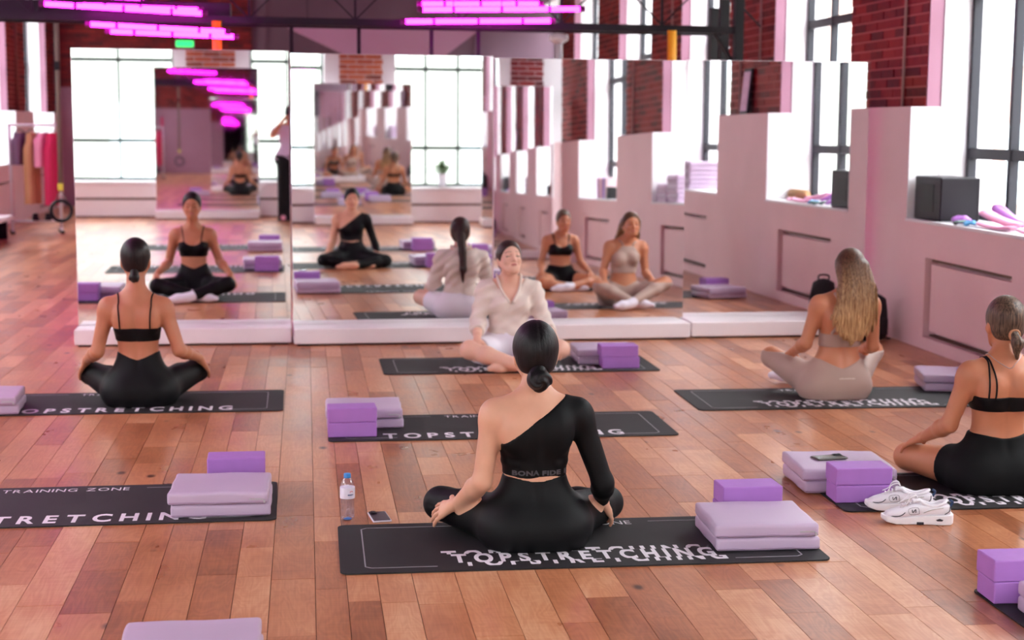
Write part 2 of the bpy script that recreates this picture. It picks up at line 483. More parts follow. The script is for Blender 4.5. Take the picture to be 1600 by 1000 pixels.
# ---- wall behind the camera (seen in the mirrors)
wb = MB()
bw = [(-4.25, -1.73), (-.58, 1.10), (2.19, 3.74)]; ZB0 = .55
edges = [XL-.65]+[e for w_ in bw for e in w_]+[XR+.65]
for i in range(0, len(edges), 2): wb.box(edges[i], edges[i+1], YB-.4, YB, 0, ZC+.05)
for a, b in bw: wb.box(a, b, YB-.4, YB, 0, ZB0); wb.box(a, b, YB-.4, YB, 3.4, ZC+.05)
wall_back = struct(wb.build('wall_back', M['white']))
for a, b in ((-1.54, -.80), (1.33, 2.0)):
    lay_bricks(wall_back, lambda u, z, d: (u, YB+d, z), a, b, 1.2, ZC, M['brick2'])
lay_bricks(wall_back, lambda u, z, d: (u, YB+d, z), 3.93, XR-.01, .9, ZC, M['brick'])
for a, b in bw:
    fm = lambda u, z, d: (u, YB-.3+d, z)
    window_unit(fm, a, b, ZB0, 3.4, 3, (1.15, 2.38), M['green'], bar=.035)
    c_ = MB().box(a-.05, b+.05, YB, YB+.22, .02, .50).build('radiator_cabinet', M['offwhite'], wall_back, bevel=.006)
    MB().box(a-.06, b+.06, YB-.28, YB+.25, ZB0-.05, ZB0).build('window_sill', M['white'], wall_back, bevel=.006)
    MB().box(a-.03, b+.03, YB+.215, YB+.224, .265, .30).build('radiator_slot', M['wood'], wall_back)
    MB().box(a-.03, b+.03, YB+.19, YB+.21, 0, .022).build('toe_kick', M['wood'], wall_back)

# ---- far end wall of the hall
wf = MB().box(XL-.65, XR+.65, YF, YF+.25, 0, ZC+.05)
wall_far = struct(wf.build('wall_far', M['mauve']))
MB().box(XL, -1.0, YF-.06, YF, 2.25, ZC).build('brick_backing', M['farbrick'], wall_far)
lay_bricks(wall_far, lambda u, z, d: (u, YF-.06-d, z), XL+.02, -1.0, 2.26, ZC, M['brick'], proud=.015)
MB().box(XL, -1.0, YF-.07, YF, 0, 2.25).build('painted_dado', M['rose'], wall_far)
for k in range(5):
    MB().box(-.9+1.05*k, -.72+1.05*k, YF-.05, YF, 0, ZC).build('wall_rib', M['mauve'], wall_far)

# ---- what stands outside the windows
def outside(name, label, x0, x1, y0, y1, z1, face, m):
    t = thing(name, label, 'building', ((x0+x1)/2, (y0+y1)/2, -5))
    c = Vector(t.location)
    MB().box(x0-c.x, x1-c.x, y0-c.y, y1-c.y, 0, z1+5).build('facade', m, t)
    for k in range(int(max(x1-x0, y1-y0)/2.6)):
        for r in range(4):
            zz = 1.5+3.3*r
            if face in 'xX':
                xx = (x0 if face == 'x' else x1)-c.x; yy = y0+1.2+k*2.6-c.y
                MB().box(xx-.05, xx+.05, yy, yy+1.1, zz, zz+1.9).build('window_pane', M['outpane'], t)
            else:
                yy = y1-c.y; xx = x0+1.2+k*2.6-c.x
                MB().box(xx, xx+1.1, yy-.05, yy+.05, zz, zz+1.9).build('window_pane', M['outpane'], t)
outside('office_building', 'pale brick building across the street outside the right-hand windows', 17, 23, -8, 90, 8, 'x', M['facade2'])
outside('office_building', 'pale stucco building outside the windows of the far left wall', -23, -17, -8, 60, 8, 'X', M['stucco'])
outside('office_building', 'low pale building outside the big windows reflected in the mirrors', -16, 18, -24, -18, 8, 'y', M['stucco'])
o = tag(MB().box(-60, 60, -60, 110, -5.2, -5.0).build('street', M['sidepave']), 'pale street pavement far below the windows', 'street'); o['kind'] = 'structure'

# ================================================================== mirror units
def mirror_unit(label, x0, x1, Mx, yaw, tilt, front, group, ztop=2.11, zbase=.125, flip=False, gap=.006):
    xc = (x0+x1)/2; w = x1-x0
    t = thing('mirror_unit', label, 'mirror', (xc, Mx, 0), yaw+(pi if flip else 0), group)
    d = abs(Mx-front)
    MB().box(-w/2+.004, w/2-.004, -d, .26, 0.012, zbase).build('base', M['offwhite'], t, bevel=.008)
    MB().box(-w/2+.03, w/2-.03, -d+.015, .24, 0, .013).build('plinth', M['black'], t)
    def g(name, y0, y1, m, ex):
        o = MB().box(-w/2+gap-ex, w/2-gap+ex, y0, y1, zbase-1.1+.003, ztop-1.1+ex).build(name, m, t)
        o.location = (0, 0, 1.1); o.rotation_euler = (-tilt, 0, 0); return o
    g('mirror_glass', 0, .005, M['mirror'], 0)
    g('backing_board', .0055, .03, M['offwhite'], .0025)
    for s in (-1, 1):
        MB().bar((s*w*.3, .24, zbase), (s*w*.3, .035, 1.7), .03).build('rear_strut', M['black'], t)
    return t
GF = 'tall mirror units lined up across the hall'
mirror_unit('leftmost tall mirror on a white base, reflecting the woman in the strappy black bra top', -1.665, -.112, 11.52, .010, -.0065, 11.28, GF, 2.13)
mirror_unit('second tall mirror from the left, reflecting the one-shoulder black top', -.108, 1.392, 11.46, .0316, -.003, 11.215, GF, 2.11)
mirror_unit('third tall mirror from the left, behind the woman in the cream blouse', 1.396, 2.885, 11.54, .0275, .018, 11.30, GF, 2.10)
mirror_unit('rightmost tall mirror, ending at the brick pier by the window wall', 2.90, 4.385, 11.685, .0105, .0048, 11.37, GF, 2.11)
GB = 'mirror units along the wall behind the camera'
mirror_unit('mirror on a white base seen in the leftmost tall mirror, between bright windows', -2.0, -.45, -.82, .0, .012, -.55, GB, 2.26, flip=True)
mirror_unit('mirror on a white base seen reflected behind the one-shoulder top', .90, 2.40, -.82, -.004, -.004, -.55, GB, 2.13, flip=True)
mirror_unit('narrow mirror reflected beside the seated pair, showing a magenta neon glint', 3.36, 4.36, -.05, .05, .0, .12, GB, 2.6, flip=True)
# ================================================================== signed-distance modelling of the figures
f4 = np.float32
def V3(*a): return np.array(a, f4)
def rcone(P, a, b, ra, rb):
    a = np.asarray(a, f4); ba = np.asarray(b, f4)-a
    pa = P-a
    t = np.clip((pa@ba)/max(float(ba@ba), 1e-9), 0, 1)
    return np.sqrt(((pa-t[:,None]*ba)**2).sum(1)) - (ra+(rb-ra)*t)
def ell(P, c, r, R=None):
    q = P-np.asarray(c, f4)
    if R is not None: q = q@np.asarray(R, f4)
    r = np.asarray(r, f4)
    k0 = np.sqrt(((q/r)**2).sum(1)); k1 = np.sqrt(((q/(r*r))**2).sum(1))
    return k0*(k0-1)/np.maximum(k1, 1e-6)
def smin(a, b, k):
    h = np.clip(.5+.5*(b-a)/k, 0, 1)
    return b+(a-b)*h-k*h*(1-h)
def smax(a, b, k): return -smin(-a, -b, k)
def sminl(L, k):
    d = L[0]
    for e in L[1:]: d = smin(d, e, k)
    return d
def sstep(x, a, b):
    t = np.clip((x-a)/(b-a), 0, 1); return t*t*(3-2*t)

def surface_nets(F, org, h):
    S = F < 0
    n = [s-1 for s in F.shape]
    def cn(A, i, j, k): return A[i:i+n[0], j:j+n[1], k:k+n[2]]
    cnt = np.zeros(n, np.int8)
    for c in range(8): cnt += cn(S, c & 1, (c >> 1) & 1, (c >> 2) & 1)
    idx = np.argwhere((cnt > 0) & (cnt < 8))
    if len(idx) == 0: return np.zeros((0, 3)), []
    vals = np.stack([F[idx[:,0]+(c & 1), idx[:,1]+((c >> 1) & 1), idx[:,2]+((c >> 2) & 1)] for c in range(8)], 1)
    offs = np.array([[c & 1, (c >> 1) & 1, (c >> 2) & 1] for c in range(8)], f4)
    acc = np.zeros((len(idx), 3), f4); num = np.zeros(len(idx), f4)
    for a in range(8):
        for ax in range(3):
            if a & (1 << ax): continue
            b = a | (1 << ax)
            va, vb = vals[:, a], vals[:, b]
            m = (va < 0) != (vb < 0)
            t = np.where(m, va/np.where(m, va-vb, 1), 0)
            acc += np.where(m[:,None], offs[a]+t[:,None]*(offs[b]-offs[a]), 0); num += m
    pos = (idx+acc/num[:,None])*h+org
    ids = np.full(n, -1, np.int64); ids[idx[:,0], idx[:,1], idx[:,2]] = np.arange(len(idx))
    quads = []
    for ax in range(3):
        u, v = (ax+1) % 3, (ax+2) % 3
        A = [slice(None)]*3; B = [slice(None)]*3
        A[ax] = slice(0, -1); B[ax] = slice(1, None)
        ch = S[tuple(A)] != S[tuple(B)]
        e = np.argwhere(ch)
        e = e[(e[:,u] > 0) & (e[:,v] > 0) & (e[:,u] < n[u]) & (e[:,v] < n[v])]
        if len(e) == 0: continue
        def cell(du, dv):
            q = e.copy(); q[:,u] += du; q[:,v] += dv; return ids[q[:,0], q[:,1], q[:,2]]
        q = np.stack([cell(-1,-1), cell(0,-1), cell(0,0), cell(-1,0)], 1)
        ins = S[e[:,0], e[:,1], e[:,2]]
        q[~ins] = q[~ins][:, ::-1]
        quads.append(q[(q >= 0).all(1)])
    return pos, np.concatenate(quads)

def band_eval(fn, lo, hi, h, band=.03, B=8):
    """evaluate fn only in blocks near its zero set; returns grid, origin"""
    lo = np.asarray(lo, f4); nb = np.ceil((np.asarray(hi)-lo)/(h*B)).astype(int)
    bi = np.stack(np.meshgrid(*[np.arange(k) for k in nb], indexing='ij'), -1).reshape(-1, 3)
    cen = (lo+(bi+.5)*h*B).astype(f4)
    dc = fn(cen)
    r = h*B*.9*1.35+band
    shp = nb*B
    base = np.repeat(np.repeat(np.repeat(dc.reshape(nb), B, 0), B, 1), B, 2).astype(f4)
    act = bi[np.abs(dc) < r]
    loc = np.stack(np.meshgrid(*[np.arange(B)]*3, indexing='ij'), -1).reshape(-1, 3)
    return base, act, loc, lo, shp
class Band:
    def __init__(s, fn, lo, hi, h, band=.03):
        s.h = h; s.base, act, loc, s.lo, s.shp = band_eval(fn, lo, hi, h, band)
        s.ix = (act[:,None,:]*8+loc[None]).reshape(-1, 3)
        s.P = (s.lo+s.ix*h).astype(f4)
    def chunks(s, fn):
        return np.concatenate([fn(s.P[i:i+200000]) for i in range(0, len(s.P), 200000)])
    def mesh(s, d, smooth=1):
        F = np.where(s.base < 0, -1., 1.).astype(f4)*.05 if s.solid else np.full(s.shp, .05, f4)
        F[s.ix[:,0], s.ix[:,1], s.ix[:,2]] = d
        return surface_nets(F, s.lo, s.h)
    solid = False

def relax(pos, quads, it=1, lam=.5):
    for _ in range(it):
        acc = np.zeros_like(pos); c = np.zeros(len(pos))
        for a in range(4):
            np.add.at(acc, quads[:,a], pos[quads[:,(a+1) % 4]]); np.add.at(c, quads[:,a], 1)
            np.add.at(acc, quads[:,a], pos[quads[:,(a-1) % 4]]); np.add.at(c, quads[:,a], 1)
        pos = pos*(1-lam)+lam*acc/np.maximum(c, 1)[:,None]
    return pos

def np_mesh(name, pos, quads, col=None):
    me = bpy.data.meshes.new(name)
    q = np.asarray(quads, np.int32)
    me.vertices.add(len(pos)); me.vertices.foreach_set('co', np.asarray(pos, f4).ravel())
    me.loops.add(len(q)*4); me.loops.foreach_set('vertex_index', q.ravel())
    me.polygons.add(len(q)); me.polygons.foreach_set('loop_start', np.arange(0, len(q)*4, 4, dtype=np.int32))
    me.polygons.foreach_set('loop_total', np.full(len(q), 4, np.int32))
    me.update(calc_edges=True); me.validate()
    if col is not None:
        a = me.attributes.new('col', 'FLOAT_COLOR', 'POINT')
        a.data.foreach_set('color', np.concatenate([col, np.ones((len(col), 1))], 1).astype(f4).ravel())
    me.shade_smooth()
    return me

# ------------------------------------------------------------------ anatomy
TZ = np.array([-.02, .0, .05, .10, .15, .20, .25, .29, .34, .39, .44, .485, .525, .555, .585, .62])
TA = np.array([.15, .175, .195, .195, .178, .152, .127, .116, .119, .129, .140, .146, .146, .120, .070, .050])
TB = np.array([.10, .120, .130, .128, .118, .103, .090, .084, .085, .090, .095, .094, .082, .068, .056, .050])
TY = np.array([.01, .005, -.005, -.005, .0, .008, .012, .012, .008, .004, .0, -.004, -.008, -.010, -.006, .0])
_zz = np.linspace(TZ[0], TZ[-1], 300)
def _sm(y):
    v = np.interp(_zz, TZ, y); k = np.hanning(27); k /= k.sum()
    return np.convolve(np.pad(v, 13, mode='edge'), k, 'valid')
_ta, _tb, _ty = _sm(TA), _sm(TB), _sm(TY)

def Rx(a): return np.array([[1,0,0],[0,cos(a),-sin(a)],[0,sin(a),cos(a)]])
def Ry(a): return np.array([[cos(a),0,sin(a)],[0,1,0],[-sin(a),0,cos(a)]])
def Rz(a): return np.array([[cos(a),-sin(a),0],[sin(a),cos(a),0],[0,0,1]])

class Fig:
    """seated figure in its own frame: faces +y, sits on z = floor"""
    def __init__(s, **k):
        s.tz = 1.0; s.wx = 1.0; s.lean = (0., 0.); s.floor = .0075; s.head_rot = (0., 0., 0.); s.bust = 1.0; s.stand = False
        s.__dict__.update(k)
    def cx(s, z): return s.lean[0]*np.clip(z/.6, 0, 1.2)**1.3
    def cyl(s, z): return s.lean[1]*np.clip(z/.6, 0, 1.2)**1.3
    def ab(s, z):
        q = z/s.tz
        return np.interp(q, _zz, _ta)*s.wx, np.interp(q, _zz, _tb), np.interp(q, _zz, _ty)
    def torso(s, P):
        z = P[:,2]; a, b, cy = s.ab(z)
        x = P[:,0]-s.cx(z); y = P[:,1]-cy-s.cyl(z)
        q = ((np.abs(x)/a)**2.25+(np.abs(y)/b)**2.25)**(1/2.25)
        d = (q-1)*np.minimum(a, b)
        zt = z/s.tz
        # spine furrow
        d = d + .007*np.exp(-(x/.016)**2)*np.where(y < 0, 1, 0)*sstep(zt, .16, .24)*(1-sstep(zt, .50, .56))
        d = smax(d, z-.60*s.tz, .02)
        o = np.array([s.lean[0], s.lean[1], 0])
        for sg in (-1, 1):
            d = smin(d, ell(P, (sg*.078*s.wx+s.cx(.46), -.068+s.lean[1]*.7, .465*s.tz), (.052, .034, .075)), .04)
            if s.bust: d = smin(d, ell(P, (sg*.066*s.wx+s.cx(.43), .072+s.lean[1]*.65, .425*s.tz), (.058, .050*s.bust, .056)), .03)
            sh = s.sh[0 if sg < 0 else 1]
            d = smin(d, rcone(P, (s.cx(.6)+sg*.03, -.005+s.cyl(.6), .595*s.tz), np.array(sh)+np.array([-sg*.012, -.005, .004]), .034, .046), .045)
        if not s.stand:
            for sg in (-1, 1):
                d = smin(d, ell(P, (sg*.088, -.034, .080), (.112, .094, .084)), .06)
        return d
    def arm(s, P, i):
        sh, el, wr = s.sh[i], s.el[i], s.wr[i]
        d = rcone(P, sh, el, .047, .036)
        m = np.array(sh)*.7+np.array(el)*.3
        d = smin(d, ell(P, np.array(sh)*.9+np.array(el)*.1, (.05, .052, .056)), .03)
        e2 = np.array(el)*.72+np.array(wr)*.28
        f = sminl([rcone(P, el, e2, .037, .038), rcone(P, e2, wr, .038, .0245)], .02)
        return smin(d, f, .02)
    def leg(s, P, i):
        hp, kn, an = s.hp[i], s.kn[i], s.an[i]
        d = rcone(P, hp, kn, .100, .061)
        m = np.array(kn)*.7+np.array(an)*.3
        c = sminl([rcone(P, kn, m, .054, .055), rcone(P, m, an, .055, .034)], .03)
        return smin(d, c, .035)
    def foot(s, P, i):
        an, to = np.array(s.an[i]), np.array(s.to[i])
        heel = an+(an-to)*.18+np.array([0, 0, -.004])
        mid = an*.45+to*.55
        return sminl([rcone(P, an, mid, .034, .030), rcone(P, heel, mid, .030, .030), rcone(P, mid, to, .032, .020)], .03)
    def neck(s, P):
        h = np.array(s.head)
        return rcone(P, (s.cx(.57), -.012+s.cyl(.57), .56*s.tz), h+s.HR@np.array([0, -.012, -.07]), .056, .050)
    @property
    def HR(s):
        a, b, c = s.head_rot   # pitch (up +), yaw, roll
        return Rz(b)@Rx(a)@Ry(c)
    def hl(s, P): return ((P-np.asarray(s.head, f4))@s.HR.astype(f4)).astype(f4)
    def headf(s, P):
        Q = s.hl(P)
        d = ell(Q, (0, -.004, .008), (.0735, .093, .096))
        d = smin(d, ell(Q, (0, .030, -.045), (.0555, .062, .082)), .035)
        d = smin(d, ell(Q, (0, .058, -.108), (.026, .028, .024)), .035)
        for sg in (-1, 1):
            d = smin(d, rcone(Q, (sg*.055, -.005, -.055), (sg*.022, .055, -.108), .018, .016), .03)
            d = smin(d, ell(Q, (sg*.036, .066, -.048), (.022, .02, .022)), .02)
            d = smax(d, -ell(Q, (sg*.032, .098, -.020), (.021, .020, .012)), .016)
            d = smin(d, ell(Q, (sg*.032, .0755, -.021), (.0155, .013, .0115)), .006)
            d = smin(d, ell(Q, (sg*.076, -.012, -.030), (.009, .019, .030)), .008)
        d = smin(d, rcone(Q, (-.032, .080, .004), (.032, .080, .004), .010, .010), .02)
        d = smin(d, rcone(Q, (0, .086, -.006), (0, .106, -.050), .0075, .0105), .012)
        d = smin(d, rcone(Q, (-.011, .092, -.056), (.011, .092, -.056), .0075, .0075), .008)
        d = smin(d, ell(Q, (0, .088, -.0765), (.021, .010, .0055)), .006)
        d = smin(d, ell(Q, (0, .087, -.0855), (.018, .010, .006)), .006)
        return d
    def hand(s, P, i):
        w, d, n = np.array(s.wr[i], float), np.array(s.hd[i], float), np.array(s.hn[i], float)
        d /= np.linalg.norm(d); n = n-d*(n@d); n /= np.linalg.norm(n)
        sd = np.cross(d, n)                     # towards the thumb for the right hand when n is the back of the hand
        th = s.thumb[i]                         # +1 / -1 : side of the thumb along sd
        curl = s.curl[i]
        L = []
        kb = [w+d*.082+sd*th*o+n*z for o, z in ((.030, -.002), (.010, .002), (-.010, .001), (-.029, -.004))]
        for k in kb: L.append(rcone(P, w+(k-w)*.10, k, .016, .0125))
        palm = sminl(L, .014)
        palm = smin(palm, rcone(P, w-d*.03, w+d*.02, .0245, .021), .015)
        th0 = w+d*.028+sd*th*.020-n*.004; th1 = th0+(d*.55+sd*th*.8-n*.15)*.040; th2 = th1+(d*.85+sd*th*.35-n*.35)*.028; th3 = th2+(d*.9+sd*th*.1-n*.5)*.02
        T = sminl([rcone(P, th0, th1, .0145, .011), rcone(P, th1, th2, .0108, .009), rcone(P, th2, th3, .009, .0075)], .004)
        out = smin(palm, T, .012)
        spread = (.24, .08, -.08, -.26)
        for k, ln, sp in zip(kb, (.070, .078, .072, .057), spread):
            dd = d*cos(sp)+sd*th*sin(sp); p = k; F = []; ang = curl*.55
            for seg, rr in ((.46, .0098), (.30, .0086), (.24, .0076)):
                v = dd*cos(ang)-n*sin(ang); q = p+v*ln*seg*1.12
                F.append(rcone(P, p, q, rr, rr-.001)); p = q; ang += curl
            out = smin(out, sminl(F, .003), .005)
        return out
    # -------- whole
    def parts(s, P):
        f = dict(t=s.torso(P), a0=s.arm(P, 0), a1=s.arm(P, 1), l0=s.leg(P, 0), l1=s.leg(P, 1), f0=s.foot(P, 0), f1=s.foot(P, 1), n=s.neck(P))
        return f
    def body(s, P, f=None):
        f = f or s.parts(P)
        d = smin(f['t'], f['n'], .04)
        d = smin(d, smin(f['a0'], f['a1'], .005), .025)
        leg0 = smin(f['l0'], f['f0'], .02); leg1 = smin(f['l1'], f['f1'], .02)
        # legs blend into the pelvis but only touch one another and the arms
        L = np.minimum(leg0, leg1)
        kk = .006+.04*(1-sstep(P[:,1], .10, .22)) if not s.stand else .03
        d = smin(d, L, kk)
        return smax(d, s.floor-P[:,2], .006) if not s.stand else d

SKIN = {}
def skin_mat():
    m = bpy.data.materials.new('skin'); m.use_nodes = True; nt = m.node_tree; b = nt.nodes['Principled BSDF']
    a = nt.nodes.new('ShaderNodeAttribute'); a.attribute_name = 'col'
    tc = nt.nodes.new('ShaderNodeTexCoord')
    n = nt.nodes.new('ShaderNodeTexNoise'); n.inputs['Scale'].default_value = 22; n.inputs['Detail'].default_value = 3
    nt.links.new(tc.outputs['Object'], n.inputs['Vector'])
    mr = nt.nodes.new('ShaderNodeMapRange'); mr.inputs['To Min'].default_value = .93; mr.inputs['To Max'].default_value = 1.07
    nt.links.new(n.outputs['Fac'], mr.inputs['Value'])
    hv = nt.nodes.new('ShaderNodeHueSaturation'); nt.links.new(a.outputs['Color'], hv.inputs['Color']); nt.links.new(mr.outputs['Result'], hv.inputs['Value'])
    nt.links.new(hv.outputs['Color'], b.inputs['Base Color'])
    b.inputs['Roughness'].default_value = .48
    b.inputs['Subsurface Weight'].default_value = .12
    b.inputs['Subsurface Radius'].default_value = (.012, .005, .003)
    b.inputs['Subsurface Scale'].default_value = 1.0
    return m
M['skin'] = skin_mat()
def hair_mat(name, c1, c2, tip=None, zt=None):
    m = bpy.data.materials.new(name); m.use_nodes = True; nt = m.node_tree; b = nt.nodes['Principled BSDF']; L = nt.links.new
    tc = nt.nodes.new('ShaderNodeTexCoord'); mp = nt.nodes.new('ShaderNodeMapping'); mp.inputs['Scale'].default_value = (160, 160, 9)
    L(tc.outputs['Object'], mp.inputs['Vector'])
    n = nt.nodes.new('ShaderNodeTexNoise'); n.inputs['Scale'].default_value = 1; n.inputs['Detail'].default_value = 4; L(mp.outputs[0], n.inputs['Vector'])
    r = nt.nodes.new('ShaderNodeValToRGB'); r.color_ramp.elements[0].position = .33; r.color_ramp.elements[1].position = .68
    r.color_ramp.elements[0].color = (*lin(c1), 1); r.color_ramp.elements[1].color = (*lin(c2), 1)
    L(n.outputs['Fac'], r.inputs['Fac'])
    out = r.outputs['Color']
    if tip:
        s = nt.nodes.new('ShaderNodeSeparateXYZ'); L(tc.outputs['Object'], s.inputs[0])
        mr = nt.nodes.new('ShaderNodeMapRange'); mr.inputs['From Min'].default_value = zt[0]; mr.inputs['From Max'].default_value = zt[1]; mr.inputs['To Min'].default_value = 0; mr.inputs['To Max'].default_value = 1
        L(s.outputs['Z'], mr.inputs['Value'])
        mx = nt.nodes.new('ShaderNodeMix'); mx.data_type = 'RGBA'; L(mr.outputs['Result'], mx.inputs['Factor'])
        r2 = nt.nodes.new('ShaderNodeValToRGB'); r2.color_ramp.elements[0].position = .33; r2.color_ramp.elements[1].position = .68
        r2.color_ramp.elements[0].color = (*lin(tip[0]), 1); r2.color_ramp.elements[1].color = (*lin(tip[1]), 1); L(n.outputs['Fac'], r2.inputs['Fac'])
        L(out, mx.inputs['A']); L(r2.outputs['Color'], mx.inputs['B']); out = mx.outputs['Result']
    L(out, b.inputs['Base Color']); b.inputs['Roughness'].default_value = .46; b.inputs['Specular IOR Level'].default_value = .32
    bp = nt.nodes.new('ShaderNodeBump'); bp.inputs['Strength'].default_value = .5; bp.inputs['Distance'].default_value = .003
    L(n.outputs['Fac'], bp.inputs['Height']); L(bp.outputs['Normal'], b.inputs['Normal'])
    return m

def merge(parts):
    pos, quads, col, o = [], [], [], 0
    for p, q, c in parts:
        if len(p) == 0: continue
        pos.append(p); quads.append(q+o); col.append(c); o += len(p)
    return np.concatenate(pos), np.concatenate(quads), np.concatenate(col)

def make_person(fig, label, loc, rz, tone, clothes, hairs, group=None, h=.0065, lips=(190,112,106), brow=(70,50,42), bounds=None, extra=None):
    """body = one mesh; clothes/hair = children. clothes: list of (name, material, fn(f, P, fig)->distance)"""
    lo, hi = bounds or ((-.52, -.22, -.01), (.52, .62, .68))
    B = Band(lambda P: fig.body(P), lo, hi, h)
    keys = None; acc = {}
    for i in range(0, len(B.P), 200000):
        f = fig.parts(B.P[i:i+200000]); 
        f['b'] = fig.body(B.P[i:i+200000], f)
        for k in f: acc.setdefault(k, []).append(f[k])
    f = {k: np.concatenate(v) for k, v in acc.items()}
    B.solid = True
    pos, q = B.mesh(f['b']); pos = relax(pos, q, 1, .4)
    sk = np.array(lin(tone))
    col = np.tile(sk, (len(pos), 1))
    pieces = [(pos, q, col)]
    # head, finer
    hc = np.array(fig.head)
    H = Band(lambda P: smin(fig.headf(P), fig.neck(P), .025), hc-.15, hc+.15, .0038, .01); H.solid = True
    dh = H.chunks(lambda P: smax(smin(fig.headf(P), fig.neck(P), .025), (hc[2]-.13)-P[:,2], .004))
    ph, qh = H.mesh(dh); ph = relax(ph, qh, 1, .35)
    ch = np.tile(sk, (len(ph), 1)); Q = fig.hl(ph.astype(f4))
    ax = np.abs(Q[:,0])
    lp = (ax < .019) & (np.abs(Q[:,2]+.081) < .0078-.15*ax) & (Q[:,1] > .082)
    ch[lp] = lin(lips)
    cheek = np.exp(-((ax-.042)**2+(Q[:,2]+.052)**2)/.0005)*(Q[:,1] > .04)
    ch = ch*(1-cheek[:,None]*.12)+np.array(lin((206,120,104)))*cheek[:,None]*.12
    bz = .0075-.25*(ax-.030)**2*12
    br = (ax > .013) & (ax < .052) & (np.abs(Q[:,2]-bz) < .0034) & (Q[:,1] > .05)
    ch[br] = .6*np.array(lin(brow))+.4*sk
    ey = (ax > .019) & (ax < .047) & (np.abs(Q[:,2]+.0225) < .0034) & (Q[:,1] > .05)
    ch[ey] = np.array(lin((74,54,48)))
    pieces.append((ph, qh, ch))
    # hands, finer still
    for i in (0, 1):
        w = np.array(fig.wr[i]); d = np.array(fig.hd[i], float); d /= np.linalg.norm(d); c = w+d*.07
        Hn = Band(lambda P: fig.hand(P, i), c-.14, c+.14, .003, .006); Hn.solid = True
        dd = Hn.chunks(lambda P: fig.hand(P, i)); pn, qn = Hn.mesh(dd)
        cn = np.tile(sk*np.array([1.0, .96, .95]), (len(pn), 1))
        pieces.append((pn, qn, cn))
    pos, q, col = merge(pieces)
    me = np_mesh('person', pos, q, col)
    body = link('person', me, M['skin'], None, True)
    body.location = loc; body.rotation_euler = (0, 0, rz)
    tag(body, label, 'person', group)
    for name, m, fn in clothes:
        d = fn(f, B.P, fig); B.solid = False
        B2 = B.base; B.base = np.full(B.shp, 1., f4)
        p_, q_ = B.mesh(d); B.base = B2
        if len(p_) == 0: continue
        p_ = relax(p_, q_, 1, .35)
        link(name, np_mesh(name, p_, q_), m, body, True)
    for name, m, fn, lo_, hi_, hh in hairs:
        Hb = Band(fn, lo_, hi_, hh, .02); Hb.solid = True
        d = Hb.chunks(fn); p_, q_ = Hb.mesh(d); p_ = relax(p_, q_, 1, .4)
        link(name, np_mesh(name, p_, q_), m, body, True)
    if extra: extra(body, fig, f, B)
    return body

def surf_path(fig, pts, off, key='t'):
    """push points onto the body surface"""
    P = np.array(pts, f4)
    fn = (lambda X: fig.body(X))
    for _ in range(12):
        d = fn(P); e = .003; g = np.stack([(fn(P+np.eye(3, dtype=f4)[k]*e)-fn(P-np.eye(3, dtype=f4)[k]*e))/(2*e) for k in range(3)], 1)
        g /= np.maximum(np.linalg.norm(g, axis=1), 1e-6)[:,None]
        P = P-(d-off)[:,None]*g
    return [tuple(p) for p in P]
def catmull(pts, n=6):
    pts = [np.array(p, float) for p in pts]; out = []
    for i in range(len(pts)-1):
        p0, p1, p2, p3 = pts[max(i-1, 0)], pts[i], pts[i+1], pts[min(i+2, len(pts)-1)]
        for j in range(n):
            t = j/n
            out.append(.5*((2*p1)+(-p0+p2)*t+(2*p0-5*p1+4*p2-p3)*t*t+(-p0+3*p1-3*p2+p3)*t**3))
    out.append(pts[-1]); return out
def strap(body, fig, pts, r=.005, m=None, name='strap'):
    p = surf_path(fig, catmull(pts, 5), .002)
    MB().tube(p, r, 6).build(name, m, body, True)
def clip_hi(z): return lambda d, P: smax(d, P[:,2]-z, .002)
# ------------------------------------------------------------------ poses (own frame: faces +y, x to the right)
Z2 = ((0, 0, 0), (0, 0, 0))
LOC_B, LOC_A, LOC_C, LOC_D, LOC_E = (.862, 5.72, 0), (-.95, 8.9, 0), (1.352, 10.25, 0), (3.12, 8.75, 0), (3.045, 6.40, 0)
FB = Fig(tz=.985, wx=1.0, lean=(-.006, .0), head=(.002, .045, .758), head_rot=(.05, 0, 0),
    sh=((-.163, -.005, .528), (.160, -.005, .525)), el=((-.208, -.02, .262), (.262, -.01, .245)), wr=((-.286, .130, .143), (.283, .120, .143)),
    hp=((-.120, .045, .092), (.120, .045, .092)), kn=((-.335, .33, .095), (.345, .33, .080)), an=((.03, .40, .050), (-.03, .50, .050)), to=((.20, .44, .035), (-.20, .50, .035)),
    hd=((-.66, .60, -.42), (.45, .70, -.58)), hn=((-.15, -.62, .76), (.12, -.62, .76)), thumb=(1, -1), curl=(.25, .3))
FA = Fig(tz=1.075, wx=.96, lean=(-.012, .0), head=(-.014, .045, .848), head_rot=(.0, 0, 0),
    sh=((-.168, -.005, .575), (.140, -.005, .572)), el=((-.232, -.02, .315), (.225, -.02, .318)), wr=((-.318, .20, .238), (.316, .21, .240)),
    hp=((-.118, .045, .095), (.115, .045, .095)), kn=((-.315, .31, .140), (.300, .31, .150)), an=((.04, .38, .055), (-.05, .48, .055)), to=((.20, .44, .04), (-.20, .50, .04)),
    hd=((-.35, .6, -.60), (.38, .6, -.60)), hn=((-.3, -.3, .8), (.3, -.3, .8)), thumb=(1, -1), curl=(.3, .3))
